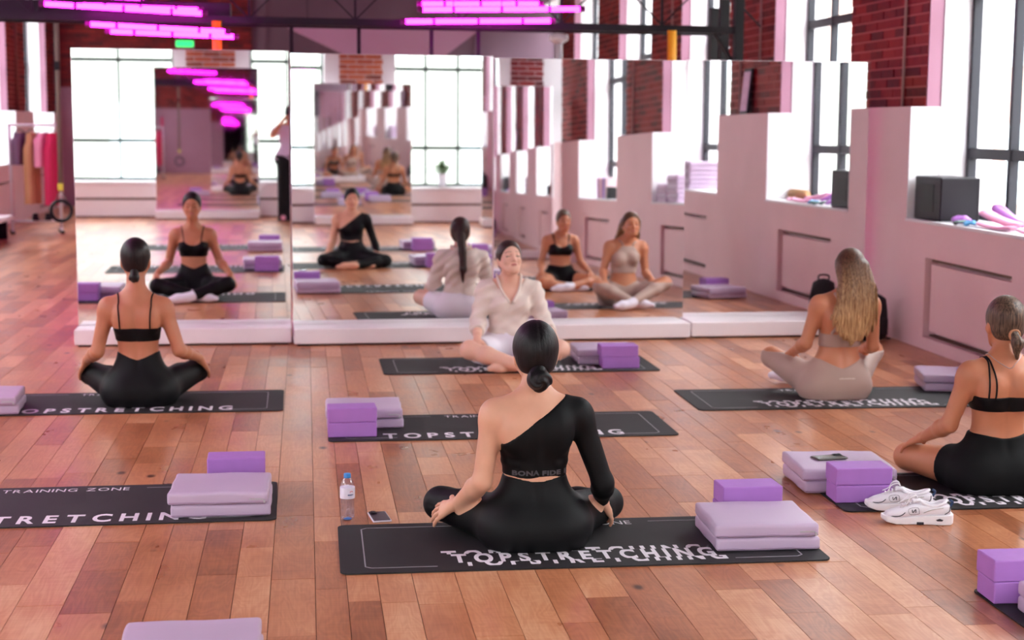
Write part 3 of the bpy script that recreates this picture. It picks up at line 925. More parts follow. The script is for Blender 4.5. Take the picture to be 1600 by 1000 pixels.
FC = Fig(tz=.955, wx=1.0, lean=(.0, -.02), head=(.004, .025, .732), head_rot=(.34, .16, 0),
    sh=((-.168, -.01, .505), (.163, -.01, .508)), el=((-.235, .05, .282), (.218, .05, .285)), wr=((-.262, .27, .212), (.252, .27, .214)),
    hp=((-.118, .045, .094), (.118, .045, .094)), kn=((-.300, .29, .135), (.305, .29, .140)), an=((.03, .40, .05), (-.04, .50, .05)), to=((.19, .42, .035), (-.19, .50, .035)),
    hd=((-.2, .62, -.75), (.2, .62, -.78)), hn=((-.3, .2, .8), (.3, .2, .8)), thumb=(1, -1), curl=(.3, .3))
FD = Fig(tz=1.06, wx=1.0, lean=(.055, .0), head=(.088, .045, .786), head_rot=(.16, .02, 0),
    sh=((-.112, -.005, .572), (.215, -.005, .568)), el=((-.178, .02, .330), (.240, .02, .310)), wr=((-.200, .17, .262), (.250, .19, .270)),
    hp=((-.118, .045, .095), (.115, .045, .095)), kn=((-.285, .33, .205), (.350, .31, .235)), an=((.02, .46, .06), (-.05, .54, .06)), to=((.17, .52, .045), (-.20, .60, .045)),
    hd=((-.15, .75, -.45), (.1, .75, -.5)), hn=((.2, .3, .8), (-.2, .3, .8)), thumb=(1, -1), curl=(.25, .25))
FE = Fig(tz=1.005, wx=.98, lean=(.01, .0), head=(.032, .045, .765), head_rot=(.02, -.05, 0),
    sh=((-.142, -.005, .540), (.165, -.005, .538)), el=((-.215, .03, .300), (.230, .03, .295)), wr=((-.248, .215, .208), (.29, .22, .195)),
    hp=((-.118, .045, .094), (.118, .045, .094)), kn=((-.265, .36, .085), (.33, .34, .10)), an=((.04, .42, .05), (-.03, .52, .05)), to=((.20, .46, .035), (-.19, .53, .035)),
    hd=((-.28, .75, -.36), (.3, .7, -.45)), hn=((-.1, -.2, .9), (.1, -.2, .9)), thumb=(1, -1), curl=(.3, .3))
FP = Fig(tz=1.0, wx=1.12, lean=(.0, .0), head=(.0, .045, .765), head_rot=(-.05, 0, 0), stand=True, bust=0,
    sh=((-.185, -.005, .530), (.185, -.005, .530)), el=((-.27, .14, .43), (.27, .14, .43)), wr=((-.105, .195, .66), (.105, .195, .66)),
    hp=((-.095, .0, .08), (.095, .0, .08)), kn=((-.10, .02, -.36), (.10, .02, -.36)), an=((-.10, -.02, -.775), (.10, -.02, -.775)), to=((-.12, .13, -.80), (.12, .13, -.80)),
    hd=((.5, .35, .6), (-.5, .35, .6)), hn=((-.8, -.2, .5), (.8, -.2, .5)), thumb=(1, -1), curl=(.4, .4))
# ================================================================== people
def text_arrays(s, size=1., bold=0., spacing=1., sx=1., res=3):
    c = bpy.data.curves.new('txt', 'FONT'); c.body = s; c.size = size; c.offset = bold; c.space_character = spacing
    c.align_x = 'CENTER'; c.align_y = 'BOTTOM_BASELINE'; c.resolution_u = res; c.fill_mode = 'FRONT'
    o = bpy.data.objects.new('txt', c); COL.objects.link(o)
    me = bpy.data.meshes.new_from_object(o)
    v = np.array([p.co[:] for p in me.vertices]); f = [tuple(p.vertices) for p in me.polygons]
    bpy.data.objects.remove(o); bpy.data.meshes.remove(me); bpy.data.curves.remove(c)
    v[:,0] *= sx
    return v, f
def text_part(name, v, f, m, parent):
    me = bpy.data.meshes.new(name); me.from_pydata([tuple(map(float, p)) for p in v], [], f); me.update()
    return link(name, me, m, parent)

BLK = mat('black_activewear', (7,7,9), .6, sheen=.0, bump=.1, bscale=300, spec=.22)
BLK2 = mat('black_matte_shorts', (7,7,8), .75, sheen=.0, spec=.22)
BEI = mat('beige_activewear', (176,146,134), .6, sheen=.15, bump=.1, bscale=300)
CRM = mat('cream_cotton', (226,210,200), .8, bump=.25, bscale=120, var=.03, vscale=10)
WHT = mat('white_shorts_cotton', (232,224,234), .75, bump=.15, bscale=200)
SOCK = mat('white_sock_knit', (232,224,236), .85, bump=.3, bscale=300)
HB = hair_mat('black_hair', (7,6,8), (22,19,22))
HBR = hair_mat('brown_hair', (34,20,18), (66,42,36))
HBL = hair_mat('blonde_hair', (128,84,50), (208,166,118), ((58,38,32), (112,76,56)), (.50, .84))
HDB = hair_mat('dark_blonde_hair', (50,36,31), (122,96,78))

def kblend(P): return .006+.04*(1-sstep(P[:,1], .10, .22))
def leggings(zc, zs, off=.004, dipw=.10):
    def fn(f, P, g):
        d = smin(f['t'], np.minimum(f['l0'], f['l1']), kblend(P))-off
        x = P[:,0]-g.cx(P[:,2])
        top = zc+(zs-zc)*np.clip(np.abs(x)/dipw, 0, 1)**1.2
        d = smax(d, P[:,2]-top, .003)
        return smax(d, .0068-P[:,2], .003)
    return fn
def thigh(P, g, i, off, Lc):
    hp, kn = np.array(g.hp[i]), np.array(g.kn[i]); dr = (kn-hp)/np.linalg.norm(kn-hp)
    return smax(rcone(P, hp, kn, .102, .063)-off, (P-hp.astype(f4))@dr.astype(f4)-Lc, .004)
def shorts(zc, zs, Lc, off=.007):
    def fn(f, P, g):
        d = smin(f['t']-off, np.minimum(thigh(P, g, 0, off, Lc), thigh(P, g, 1, off, Lc)), .035)
        x = P[:,0]-g.cx(P[:,2]); top = zc+(zs-zc)*np.clip(np.abs(x)/.1, 0, 1)
        d = smax(d, P[:,2]-top, .003)
        return smax(d, .0068-P[:,2], .003)
    return fn
def bra(zb, zback, zfront, zmid, off=.004):
    def fn(f, P, g):
        d = f['t']-off
        x = np.abs(P[:,0]-g.cx(P[:,2])); y = P[:,1]
        fr = sstep(y, -.02, .05)
        top = zback+fr*((zmid+(zfront-zmid)*np.clip(x/.075, 0, 1)**2-.35*np.clip(x-.085, 0, 1))-zback)
        return smax(smax(d, P[:,2]-top, .003), zb-P[:,2], .003)
    return fn
def sock(i, frac=.80):
    def fn(f, P, g):
        kn, an = np.array(g.kn[i]), np.array(g.an[i]); dr = (an-kn)/np.linalg.norm(an-kn)
        sh = smax(f['l%d' % i], np.linalg.norm(an-kn)*frac-(P-kn.astype(f4))@dr.astype(f4), .003)
        d = smin(f['f%d' % i], sh, .02)-.004
        return smax(d, .0068-P[:,2], .003)
    return fn
def cap(g, th=.0, z0=-.085, back=.0):
    def fn(P):
        Q = g.hl(P)
        d = ell(Q, (0, -.009, .011), (.0845+th, .1035+th+back, .102+th))
        d = smin(d, ell(Q, (0, -.045, -.045), (.062+th, .045+th, .05)), .03)
        d = smax(d, (Q[:,1]-.95*Q[:,2]-.034-4.5*np.minimum(Q[:,0]**2, .006))/1.38, .008)
        return smax(d, z0-Q[:,2], .012)
    return fn
def hb(g, lo=(.2, .3, .25), hi=(.2, .2, .18)):
    h = np.array(g.head); return tuple(h-np.array(lo)), tuple(h+np.array(hi))

# ---- front centre: one-shoulder top, low bun
def b_top(f, P, g):
    z = P[:,2]; x = P[:,0]
    hem = .288+.004*np.sin(x*40)
    tt = f['t']-.0035*np.exp(-((z-.335)/.012)**2)*(np.abs(x) > .06)       # fabric bunching at the sides
    d = smin(smax(tt, hem-z, .003), f['a1'], .02)-.0045
    ln = (-(x+.150)*.178+(z-.405)*.25)/.307
    d = smax(d, ln, .003)
    w, e = np.array(g.wr[1]), np.array(g.el[1]); dr = (w-e)/np.linalg.norm(w-e)
    return smax(d, (P-w.astype(f4))@dr.astype(f4)+.004, .003)
def b_bun(P):
    Q = FB.hl(P); c = np.array([.0, -.108, -.098])
    q = Q-c.astype(f4); an = np.arctan2(q[:,2], q[:,0])
    d = ell(Q, c, (.049, .038, .041))+.0035*np.sin(an*3+np.sqrt((q[:,0]**2+q[:,2]**2))*220)
    d = smin(d, rcone(Q, (0, -.085, -.06), (0, -.10, -.085), .03, .028), .02)
    return smin(d, rcone(Q, (.004, -.105, -.125), (.004, -.10, -.148), .018, .006), .012)
def b_cap(P):
    d = cap(FB, .004)(P); Q = FB.hl(P)
    return d+.0025*np.exp(-((Q[:,0]-.004)/.004)**2)*(Q[:,2] > .02)
def b_extra(body, g, f, B):
    v, fc = text_arrays('E BONA FIDE B', .026, .0012, 1.1, 1.25)
    v[:,0] -= .004; keep = np.abs(v[:,0]) < .112
    out = np.zeros_like(v); x = np.clip(v[:,0], -.111, .111); z = v[:,1]+.2945
    a, b, cy = g.ab(z); xx = x-g.cx(z)
    y = cy-b*np.clip(1-(np.abs(xx)/a)**2.25, 0, 1)**(1/2.25)
    P = np.stack([x, y, z], 1).astype(f4)
    P = np.array(surf_path(g, P, .0062))
    fc = [q for q in fc if all(keep[i] for i in q)]
    text_part('waistband_lettering', P, fc, mat('grey_lettering', (70,68,74), .6), body)['kind'] = 'stuff'
make_person(FB, 'woman seated nearest the camera, one-shoulder black top, low black bun, back to us', LOC_B, 0, (220,164,136),
    [('one_shoulder_top', BLK, b_top), ('leggings', BLK, leggings(.268, .284, .004, .09))],
    [('hair', HB, b_cap, *hb(FB), .0045), ('hair_bun', HB, b_bun, *hb(FB, (.1, .2, .2), (.1, .0, .0)), .004)], 'women sitting cross-legged on mats', h=.006, bounds=((-.52, -.24, -.01), (.52, .64, .82)), extra=b_extra)

# ---- left: bra top with thin straps
def a_bun(P):
    Q = FA.hl(P)
    return smin(ell(Q, (0, -.088, -.112), (.030, .024, .028))+.002*np.sin(Q[:,0]*260), rcone(Q, (0, -.07, -.07), (0, -.085, -.10), .026, .022), .015)
def a_extra(body, g, f, B):
    for s in (-1, 1):
        strap(body, g, [(s*.083-.012, -.10, .452), (s*.084-.012, -.09, .53), (s*.088-.012, -.03, .62), (s*.086-.012, .03, .60), (s*.078-.012, .08, .53), (s*.072-.012, .10, .50)], .0042, BLK)
make_person(FA, 'woman in a thin-strapped black bra top and leggings, at the left, back to us', LOC_A, 0, (192,124,92),
    [('bra_top', BLK, bra(.375, .455, .515, .478)), ('leggings', BLK, leggings(.272, .312)), ('sock', SOCK, sock(0)), ('sock', SOCK, sock(1))],
    [('hair', HBR if 0 else hair_mat('near_black_hair', (16,11,12), (40,28,27)), cap(FA, .0), *hb(FA), .005), ('hair_bun', hair_mat('near_black_bun', (16,11,12), (36,26,25)), a_bun, *hb(FA, (.1, .2, .2), (.1, .0, .0)), .005)],
    'women sitting cross-legged on mats', bounds=((-.5, -.24, -.01), (.5, .64, .91)), extra=a_extra)

# ---- middle: cream wrap blouse, facing the camera
def c_blouse(f, P, g):
    x, y, z = P[:,0], P[:,1], P[:,2]
    arms = []
    for i in (0, 1):
        sh, el, wr = np.array(g.sh[i]), np.array(g.el[i]), np.array(g.wr[i]); cut = el*.45+wr*.55
        dr = (wr-el)/np.linalg.norm(wr-el)
        a = sminl([f['a%d' % i]-.009, rcone(P, sh, el, .056, .054), rcone(P, el, cut, .052, .043)], .02)
        arms.append(smax(a, (P-cut.astype(f4))@dr.astype(f4), .004))
    d = smin(f['t']-.010, np.minimum(arms[0], arms[1]), .03)
    d = d+.0048*np.sin(z*75+x*45+2.2*np.sin(y*17+x*9))*sstep(z, .19, .3)+.0018*np.sin(x*47-z*31+3*np.sin(z*13))
    d = smax(d, .202+.012*np.sin(x*16)-z, .004)
    V = (z-(.415+1.45*np.abs(x-.006)))*.55
    d = smax(d, np.where(y > 0.0, V, z-.575), .004)
    return d
def c_tail(P):
    Q = FC.hl(P)
    d = rcone(P, FC.head+FC.HR@np.array([0, -.085, .0]), (0.0, -.105, .56), .045, .030)
    d = smin(d, rcone(P, (0, -.105, .56), (.0, -.140, .42), .034, .026), .02)
    d = smin(d, rcone(P, (.0, -.140, .42), (.0, -.128, .31), .026, .008), .02)
    return d+.0025*np.sin(P[:,0]*300)
def c_extra(body, g, f, B):
    for s in (-1, 1):
        p = surf_path(g, catmull([(s*.012, .10, .425), (s*.040, .085, .47), (s*.066, .045, .525), (s*.064, .0, .565), (s*.05, -.05, .57), (0, -.07, .572)], 5), .010)
        MB().tube(p, .010, 8).build('collar', CRM, body, True)
make_person(FC, 'woman in a cream wrap blouse and white shorts, facing us with chin raised', LOC_C, pi+.03, (226,178,156),
    [('wrap_blouse', CRM, c_blouse), ('shorts', WHT, shorts(.225, .235, .20, .008))],
    [('hair', HBR, cap(FC, .0), *hb(FC), .005), ('ponytail', HBR, c_tail, (-.12, -.25, .25), (.12, .1, .80), .006)],
    'women sitting cross-legged on mats', bounds=((-.5, -.24, -.01), (.5, .64, .80)), extra=c_extra)

# ---- right: beige set, long blonde hair
ZH = np.array([.345, .37, .42, .50, .60, .70, .78, .85, .90])
def d_long(P):
    z = P[:,2]
    hw = np.interp(z, ZH, [.02, .055, .105, .137, .130, .114, .104, .086, .06]); hdp = np.interp(z, ZH, [.012, .020, .026, .034, .042, .060, .085, .09, .07])
    cy = np.interp(z, ZH, [-.128, -.128, -.126, -.122, -.110, -.070, -.005, .02, .02]); cx = np.interp(z, ZH, [.06, .062, .066, .072, .082, .088, .088, .088, .088])
    x = P[:,0]-cx; y = P[:,1]-cy
    q = ((np.abs(x)/hw)**2.4+(np.abs(y)/hdp)**2.4)**(1/2.4)
    d = (q-1)*np.minimum(hw, hdp)
    d = d+.0032*np.sin(x*118+3*np.sin(z*11)+14*x*x*40)*sstep(.78-z, 0, .15)+.0024*np.sin(x*290+2.5*np.sin(z*17+x*30))
    d = smax(d, z-.83, .03); d = smax(d, .345+.018*np.sin(x*95)-z, .01)
    Q = FD.hl(P)
    c = cap(FD, .003, -.10)(P)
    return smin(d, c, .02) if True else d
def d_cut(P):
    Q = FD.hl(P)
    return smax(d_long(P), np.where(Q[:,2] > -.16, (Q[:,1]-.95*np.maximum(Q[:,2], -.03)-.034)/1.38, -1.), .008)
def d_bra(f, P, g):
    x = np.abs(P[:,0]-g.cx(P[:,2])); y = P[:,1]; z = P[:,2]
    d = f['t']-.0045
    fr = sstep(y, .0, .03)
    top = .395+fr*(.575-.395-1.1*np.clip(x-.055, 0, 1))
    return smax(smax(d, z-top, .003), .315-z, .003)
def d_extra(body, g, f, B):
    for s in (-1, 1):
        strap(body, g, [(s*.10+.04, -.09, .39), (s*.08+.05, -.10, .45), (s*.055+.055, -.07, .56), (s*.05+.055, .02, .60), (s*.045+.055, .05, .57)], .009, BEI)
    xs = np.linspace(-.045, .045, 13); q = []; fc = []
    for k, xx in enumerate(xs):
        hh = .006+.002*(k % 3); q += [(xx, .0), (xx+.0045, .0), (xx+.0045, hh), (xx, hh)]; fc.append(tuple(range(4*k, 4*k+4)))
    P = np.array([(a+.03, -.14, b+.138) for a, b in q])
    text_part('waistband_mark', np.array(surf_path(g, P, .006)), fc, mat('pale_waist_print', (222,200,192), .6), body)['kind'] = 'stuff'
make_person(FD, 'woman with long blonde hair in a beige top and leggings, back to us', LOC_D, 0, (198,128,94),
    [('bra_top', BEI, d_bra), ('leggings', BEI, leggings(.195, .245, .004, .12)), ('sock', SOCK, sock(0, .84)), ('sock', SOCK, sock(1, .84))],
    [('hair', HBL, d_cut, (-.14, -.22, .32), (.28, .2, .92), .006)], 'women sitting cross-legged on mats', bounds=((-.52, -.24, -.01), (.55, .72, .85)), extra=d_extra)

# ---- far right: black bra, shorts, short ponytail
def e_tail(P):
    Q = FE.hl(P)
    d = smin(rcone(Q, (.004, -.098, -.050), (.010, -.125, -.085), .020, .026), rcone(Q, (.010, -.125, -.085), (.014, -.118, -.150), .026, .010), .012)
    return d+.002*np.sin(Q[:,0]*330)
def e_extra(body, g, f, B):
    for s in (-1, 1):
        for a, b in ((.070, .078), (.100, .088)):
            strap(body, g, [(s*a+.006, -.10, .435), (s*a+.008, -.10, .50), (s*b+.01, -.04, .585), (s*b+.01, .03, .565), (s*.078+.01, .09, .50)], .0042, BLK)
    p = surf_path(g, catmull([(.06, -.01, .60), (.035, -.06, .585), (.008, -.075, .565), (-.03, -.06, .585), (-.055, -.01, .60), (-.03, .05, .58), (0, .07, .55), (.04, .05, .58), (.06, -.01, .60)], 5), .001)
    MB().tube(p, .0012, 5).build('necklace', M['zipper'], body, True)
    Q = np.array(g.head)+g.HR@np.array([.004, -.100, -.052])
    MB().tube([Q+np.array([.023*cos(t), -.004, .023*sin(t)]) for t in np.linspace(0, 2*pi, 14)[:-1]], .006, 6, closed=True).build('hair_tie', mat('tan_hair_tie', (196,140,104), .7), body, True)
make_person(FE, 'woman at the right edge in a black bra and black shorts with a short ponytail', LOC_E, 0, (194,124,90),
    [('bra_top', BLK, bra(.372, .440, .50, .46)), ('shorts', BLK2, shorts(.252, .268, .105, .008)), ('sock', SOCK, sock(0, .80)), ('sock', SOCK, sock(1, .80))],
    [('hair', HDB, cap(FE, .0), *hb(FE), .005), ('ponytail', HDB, e_tail, *hb(FE, (.1, .25, .25), (.1, .0, .05)), .005)],
    'women sitting cross-legged on mats', bounds=((-.5, -.24, -.01), (.5, .66, .82)), extra=e_extra)

# ---- the photographer, standing behind the camera, caught in the mirrors
LILAC = mat('lilac_tshirt', (206,180,212), .8)
def p_shirt(f, P, g):
    arms = []
    for i in (0, 1):
        sh, el = np.array(g.sh[i]), np.array(g.el[i]); cut = sh*.25+el*.75
        dr = (el-sh)/np.linalg.norm(el-sh)
        arms.append(smax(rcone(P, sh, el, .062, .066), (P-cut.astype(f4))@dr.astype(f4), .004))
    d = smin(f['t']-.016, np.minimum(arms[0], arms[1]), .03)+.003*np.sin(P[:,2]*60+P[:,0]*30)
    return smax(smax(d, .06-P[:,2], .004), P[:,2]-.575, .004)
def p_pants(f, P, g):
    d = smin(f['t'], np.minimum(f['l0'], f['l1']), .03)-.018
    return smax(d, P[:,2]-.14, .004)
def p_shoe(i):
    return lambda f, P, g: smax(f['f%d' % i]-.012, -.838-P[:,2], .003)
make_person(FP, 'photographer in a lilac T-shirt and black trousers, standing between the reflected windows', (.02, -.32, .84), 0, (206,140,112),
    [('t_shirt', LILAC, p_shirt), ('trousers', BLK2, p_pants), ('shoe', M['pinkcloth'], p_shoe(0)), ('shoe', M['pinkcloth'], p_shoe(1))],
    [('hair', HBR, cap(FP, .004, -.10), *hb(FP), .006)], h=.008, bounds=((-.42, -.24, -.86), (.42, .36, .82)))
t = thing('photo_camera', 'black camera held up by the photographer in the mirror', 'camera', (.02, -.060, 1.60))
MB().box(-.07, .07, -.03, .02, -.045, .045).build('body', M['black'], t, bevel=.01)
MB().box(-.025, .025, -.03, .02, .04, .07).build('viewfinder', M['black'], t, bevel=.006)
# ================================================================== mats
ML, MW = 1.83, .68
def mat_mesh():
    n = 6; r = .035; pts = []
    for cx, cy, a0 in ((ML/2-r, MW/2-r, 0), (-ML/2+r, MW/2-r, pi/2), (-ML/2+r, -MW/2+r, pi), (ML/2-r, -MW/2+r, 1.5*pi)):
        pts += [(cx+r*cos(a0+pi/2*i/n), cy+r*sin(a0+pi/2*i/n)) for i in range(n+1)]
    k = len(pts)
    mb = MB(); mb.add([(x, y, 0.0005) for x, y in pts]+[(x, y, .0055) for x, y in pts], [tuple(range(k))[::-1], tuple(range(k, 2*k))]+[(i, (i+1) % k, k+(i+1) % k, k+i) for i in range(k)])
    return mb.mesh('sheet')
ME_MAT = mat_mesh()
ZP = .0062
def flat_mesh(name, v, f):
    me = bpy.data.meshes.new(name); me.from_pydata([(float(p[0]), float(p[1]), ZP) for p in v], [], f); me.update(); return me
# plain lettering : wide extended capitals, one mesh per letter
def letters(s, width, cap_h, bold):
    """place each capital on its own slot; returns [(char, verts, faces)]"""
    raw = []
    for ch in s:
        if ch == ' ': raw.append((ch, None, None, .30)); continue
        v, f = text_arrays(ch, 1., bold, 1., 1., 4); v[:,0] -= v[:,0].min(); w = v[:,0].max()
        raw.append((ch, v, f, w))
    gap = .30 if bold > .02 else .16
    tot = sum(r[3] for r in raw)+gap*(len(raw)-1); sx = width/tot; x = -width/2; out = []
    sy = cap_h/.70
    for ch, v, f, w in raw:
        if v is not None:
            u = v.copy(); u[:,0] = u[:,0]*sx+x; u[:,1] = u[:,1]*sy; out.append((ch, u, f))
        x += (w+gap)*sx
    return out
LET = letters('TOPSTRETCHING', 1.26, .118, .030)
ME_LET = []
for ch, v, f in LET:
    u = v.copy(); u[:,1] += -MW/2+.045; ME_LET.append(flat_mesh('letter', u, f))
GL = letters('TOPSTRETCHING', 1.00, .115, .045)
def band(v, f, ylo, yhi):
    bm = bmesh.new(); vs = [bm.verts.new(p) for p in v]
    for q in f:
        try: bm.faces.new([vs[i] for i in q])
        except ValueError: pass
    for co, no in (((0, ylo, 0), (0, -1, 0)), ((0, yhi, 0), (0, 1, 0))):
        bmesh.ops.bisect_plane(bm, geom=bm.verts[:]+bm.edges[:]+bm.faces[:], plane_co=co, plane_no=no, clear_outer=True, clear_inner=False)
    bm.verts.index_update()
    r = ([tuple(p.co) for p in bm.verts], [tuple(p.index for p in q.verts) for q in bm.faces]); bm.free(); return r
ME_GL = []
for ch, v, f in GL:
    mb = MB()
    for dx, dy, a, b in ((0, 0, .0, .115), (.032, -.045, .0, .048), (-.034, .045, .070, .115)):
        vv, ff = band(v, f, a, b)
        mb.add([(p[0]+dx, p[1]+dy-MW/2+.095, ZP+(.0003 if dx else 0)) for p in vv], ff)
    ME_GL.append(mb.mesh('letter'))
TZ_ = letters('TRAINING ZONE', .54, .055, .0)
ME_TZ = []
for ch, v, f in TZ_:
    u = v.copy(); u[:,1] += MW/2-.10; ME_TZ.append(flat_mesh('letter', u, f))
for me in ME_LET+ME_GL+ME_TZ: me.materials.append(M['print'])
def frame_lines(s):
    mb = MB(); w = .003; z0, z1 = .005, ZP
    a, b = sorted((s*.82, s*.825)); mb.box(a, b, -.262, .262, z0, z1)
    a, b = sorted((s*.345, s*.80)); mb.box(a, b, MW/2-.062, MW/2-.057, z0, z1)
    a, b = sorted((s*.56, s*.80)); mb.box(a, b, -MW/2+.057, -MW/2+.062, z0, z1)
    for t in (-1, 1): mb.bar((s*.8225, t*.262, (z0+z1)/2), (s*.80, t*.281, (z0+z1)/2), .005, z1-z0)
    return mb.mesh('border_line')
ME_LINE = [frame_lines(-1), frame_lines(1)]
for me in ME_LINE: me.materials.append(M['line'])
ME_MAT.materials.append(M['matrub'])
def yoga_mat(label, x, y, rz, style):
    t = thing('yoga_mat', label, 'mat', (x, y, 0), rz, 'printed black mats on the floor')
    sh = link('sheet', ME_MAT, None, t)
    for me in (ME_LET if style == 'plain' else ME_GL): link('letter', me, None, sh)
    for me in ME_TZ: link('letter', me, None, sh)
    for me in ME_LINE: link('border_line', me, None, sh)
    return t
yoga_mat('black printed mat under the woman in the one-shoulder top, water bottle beside it', 1.027, 5.741, -.006, 'glitch')
yoga_mat('unoccupied black printed mat between the one-shoulder top and the cream blouse', 1.017, 8.084, -.002, 'plain')
yoga_mat('black printed mat under the woman in the cream blouse', 1.403, 10.179, .003, 'glitch')
yoga_mat('black printed mat under the woman in the thin-strapped bra top', -1.055, 8.967, .006, 'plain')
yoga_mat('unoccupied black printed mat at the left edge reading TRAINING ZONE', -1.050, 6.535, .012, 'plain')
yoga_mat('black printed mat under the blonde woman in beige', 3.130, 8.745, -.012, 'glitch')
yoga_mat('black printed mat under the woman in black shorts, white trainers beside it', 3.160, 6.420, -.01, 'glitch')
yoga_mat('black mat cut off by the bottom right corner of the picture', 3.215, 4.640, -.01, 'glitch')
yoga_mat('mat near the camera seen only in the leftmost mirror behind the thin-strapped top', -1.05, 4.05, .006, 'plain')
yoga_mat('mat near the camera seen only in the second mirror behind the one-shoulder top', 1.20, 3.64, .0, 'glitch')

# ================================================================== folded lilac pads
def pad_layer(w, d, h, seed):
    rn = random.Random(seed); nu, nv = 14, 14; bm = bmesh.new()
    bmesh.ops.create_cube(bm, size=1)
    for v in bm.verts: v.co.x *= w; v.co.y *= d; v.co.z = (v.co.z+.5)*h
    bmesh.ops.bevel(bm, geom=bm.edges[:], offset=.014, segments=3, profile=.6, affect='EDGES')
    bmesh.ops.subdivide_edges(bm, edges=[e for e in bm.edges if e.calc_length() > .1], cuts=6, use_grid_fill=True)
    for v in bm.verts:
        v.co.z += .0015*sin(v.co.x*23+seed)*sin(v.co.y*19+2*seed)*(v.co.z/h)
        v.co.x += .002*sin(v.co.y*31+seed); v.co.y += .002*sin(v.co.x*27+seed*3)
    me = bpy.data.meshes.new('panel'); bm.to_mesh(me); bm.free(); me.materials.append(M['pad']); me.shade_smooth(); return me
PADM = [pad_layer(.405, .375, .051, s) for s in (1, 4, 9)]
ZIPM = MB().box(-.028, .028, -.0025, .0, -.003, .003).mesh('zipper'); ZIPM.materials.append(M['zipper'])
PULL = MB().box(-.004, .004, -.006, .0, -.012, .002).mesh('zip_pull'); PULL.materials.append(M['zipper'])
SEAM = MB().tube([(-.198, -.1885, 0), (.198, -.1885, 0)], .0022, 6).mesh('piping'); SEAM.materials.append(M['padside'])
NP = [0]
def folded_pad(label, x, y, rz, z=.0066, shift=.006, layers=2, sc=1.):
    t = thing('folded_pad', label, 'pad', (x, y, z), rz, 'folded lilac pads'); t.scale = (sc, sc, sc)
    for k in range(layers):
        NP[0] += 1
        o = link('panel', PADM[NP[0] % 3], None, t); o.location = ((-1)**k*shift*.5, (-1)**k*shift*.3, k*.0525); o.rotation_euler = (0, 0, (-1)**k*.008)
        s = link('piping', SEAM, None, o); s.location = (0, 0, .010)
        if k == layers-1:
            zp = link('zipper', ZIPM, None, o); zp.location = (.155, -.1885, .022)
            q = link('zip_pull', PULL, None, o); q.location = (.188, -.1885, .018)
    # fold strip joining the two layers at the back
    if layers == 2:
        grid_mesh('fold', lambda u, v: ((u-.5)*.38, .178+.016*sin(pi*v), .018+.068*v), 2, 8, M['padside'], t)
    return t
folded_pad('lilac folded pad at the right end of the nearest mat, beside the one-shoulder top', 1.738, 5.716, -.03)
folded_pad('lilac folded pad on the left-hand mat that reads TRAINING ZONE', -.362, 6.445, -.012)
folded_pad('lilac folded pad on the unoccupied mat, partly behind two purple blocks', .300, 8.235, -.01)
folded_pad('lilac folded pad at the right end of the mat of the cream-bloused woman', 2.012, 10.285, -.03)
folded_pad('lilac folded pad with a dark phone on it, near the white trainers', 2.385, 6.590, -.06, sc=1.05)
folded_pad('lilac folded pad at the far end of the blonde woman\'s mat', 3.98, 9.03, -.22)
folded_pad('lilac folded pad cut off at the bottom right corner', 2.545, 4.545, -.06)
folded_pad('lilac folded pad at the left edge beside the thin-strapped bra top', -1.795, 8.80, .05)
folded_pad('lilac folded pad cut off by the bottom edge of the picture at the left', -.345, 4.44, .012)
folded_pad('lilac folded pad near the camera, seen only in the second mirror', 1.88, 3.63, 0)

# ================================================================== purple blocks
def block_mesh():
    bm = bmesh.new(); bmesh.ops.create_cube(bm, size=1)
    for v in bm.verts: v.co.x *= .25; v.co.y *= .15; v.co.z = (v.co.z+.5)*.076
    bmesh.ops.bevel(bm, geom=bm.edges[:], offset=.006, segments=3, profile=.5, affect='EDGES')
    me = bpy.data.meshes.new('block'); bm.to_mesh(me); bm.free(); me.materials.append(M['block']); me.shade_smooth(); return me
BLM = block_mesh()
def block(label, x, y, z, rz):
    o = link('foam_block', BLM, None); o.location = (x, y, z); o.rotation_euler = (0, 0, rz)
    w = o.modifiers.new('wn', 'WEIGHTED_NORMAL')
    return tag(o, label, 'yoga block', 'purple foam blocks')
def stack(where, x, y, rz, jx=.004):
    block('lower purple foam block '+where, x, y, .0066, rz)
    block('upper purple foam block '+where, x+jx, y+.002, .0830, rz+.02)
stack('behind the pad nearest the camera', 1.785, 6.005, -.01)
stack('behind the pad on the mat reading TRAINING ZONE', -.318, 6.755, .0)
stack('at the left end of the unoccupied middle mat', .226, 7.905, .01, .0)
stack('beside the pad right of the cream blouse', 2.068, 10.008, -.02, -.01)
stack('beside the white trainers', 2.372, 6.292, -.05, -.003)
stack('between the blonde and the woman in black shorts', 4.02, 8.725, -.22)
stack('cut off at the bottom right corner', 2.43, 4.875, -.04, -.004)
stack('behind the pad at the left edge of the picture', -1.90, 9.08, .04)
stack('near the camera, seen only in the leftmost mirror', -.30, 4.13, .0)
stack('near the camera, seen only in the second mirror', 1.90, 3.90, .0)

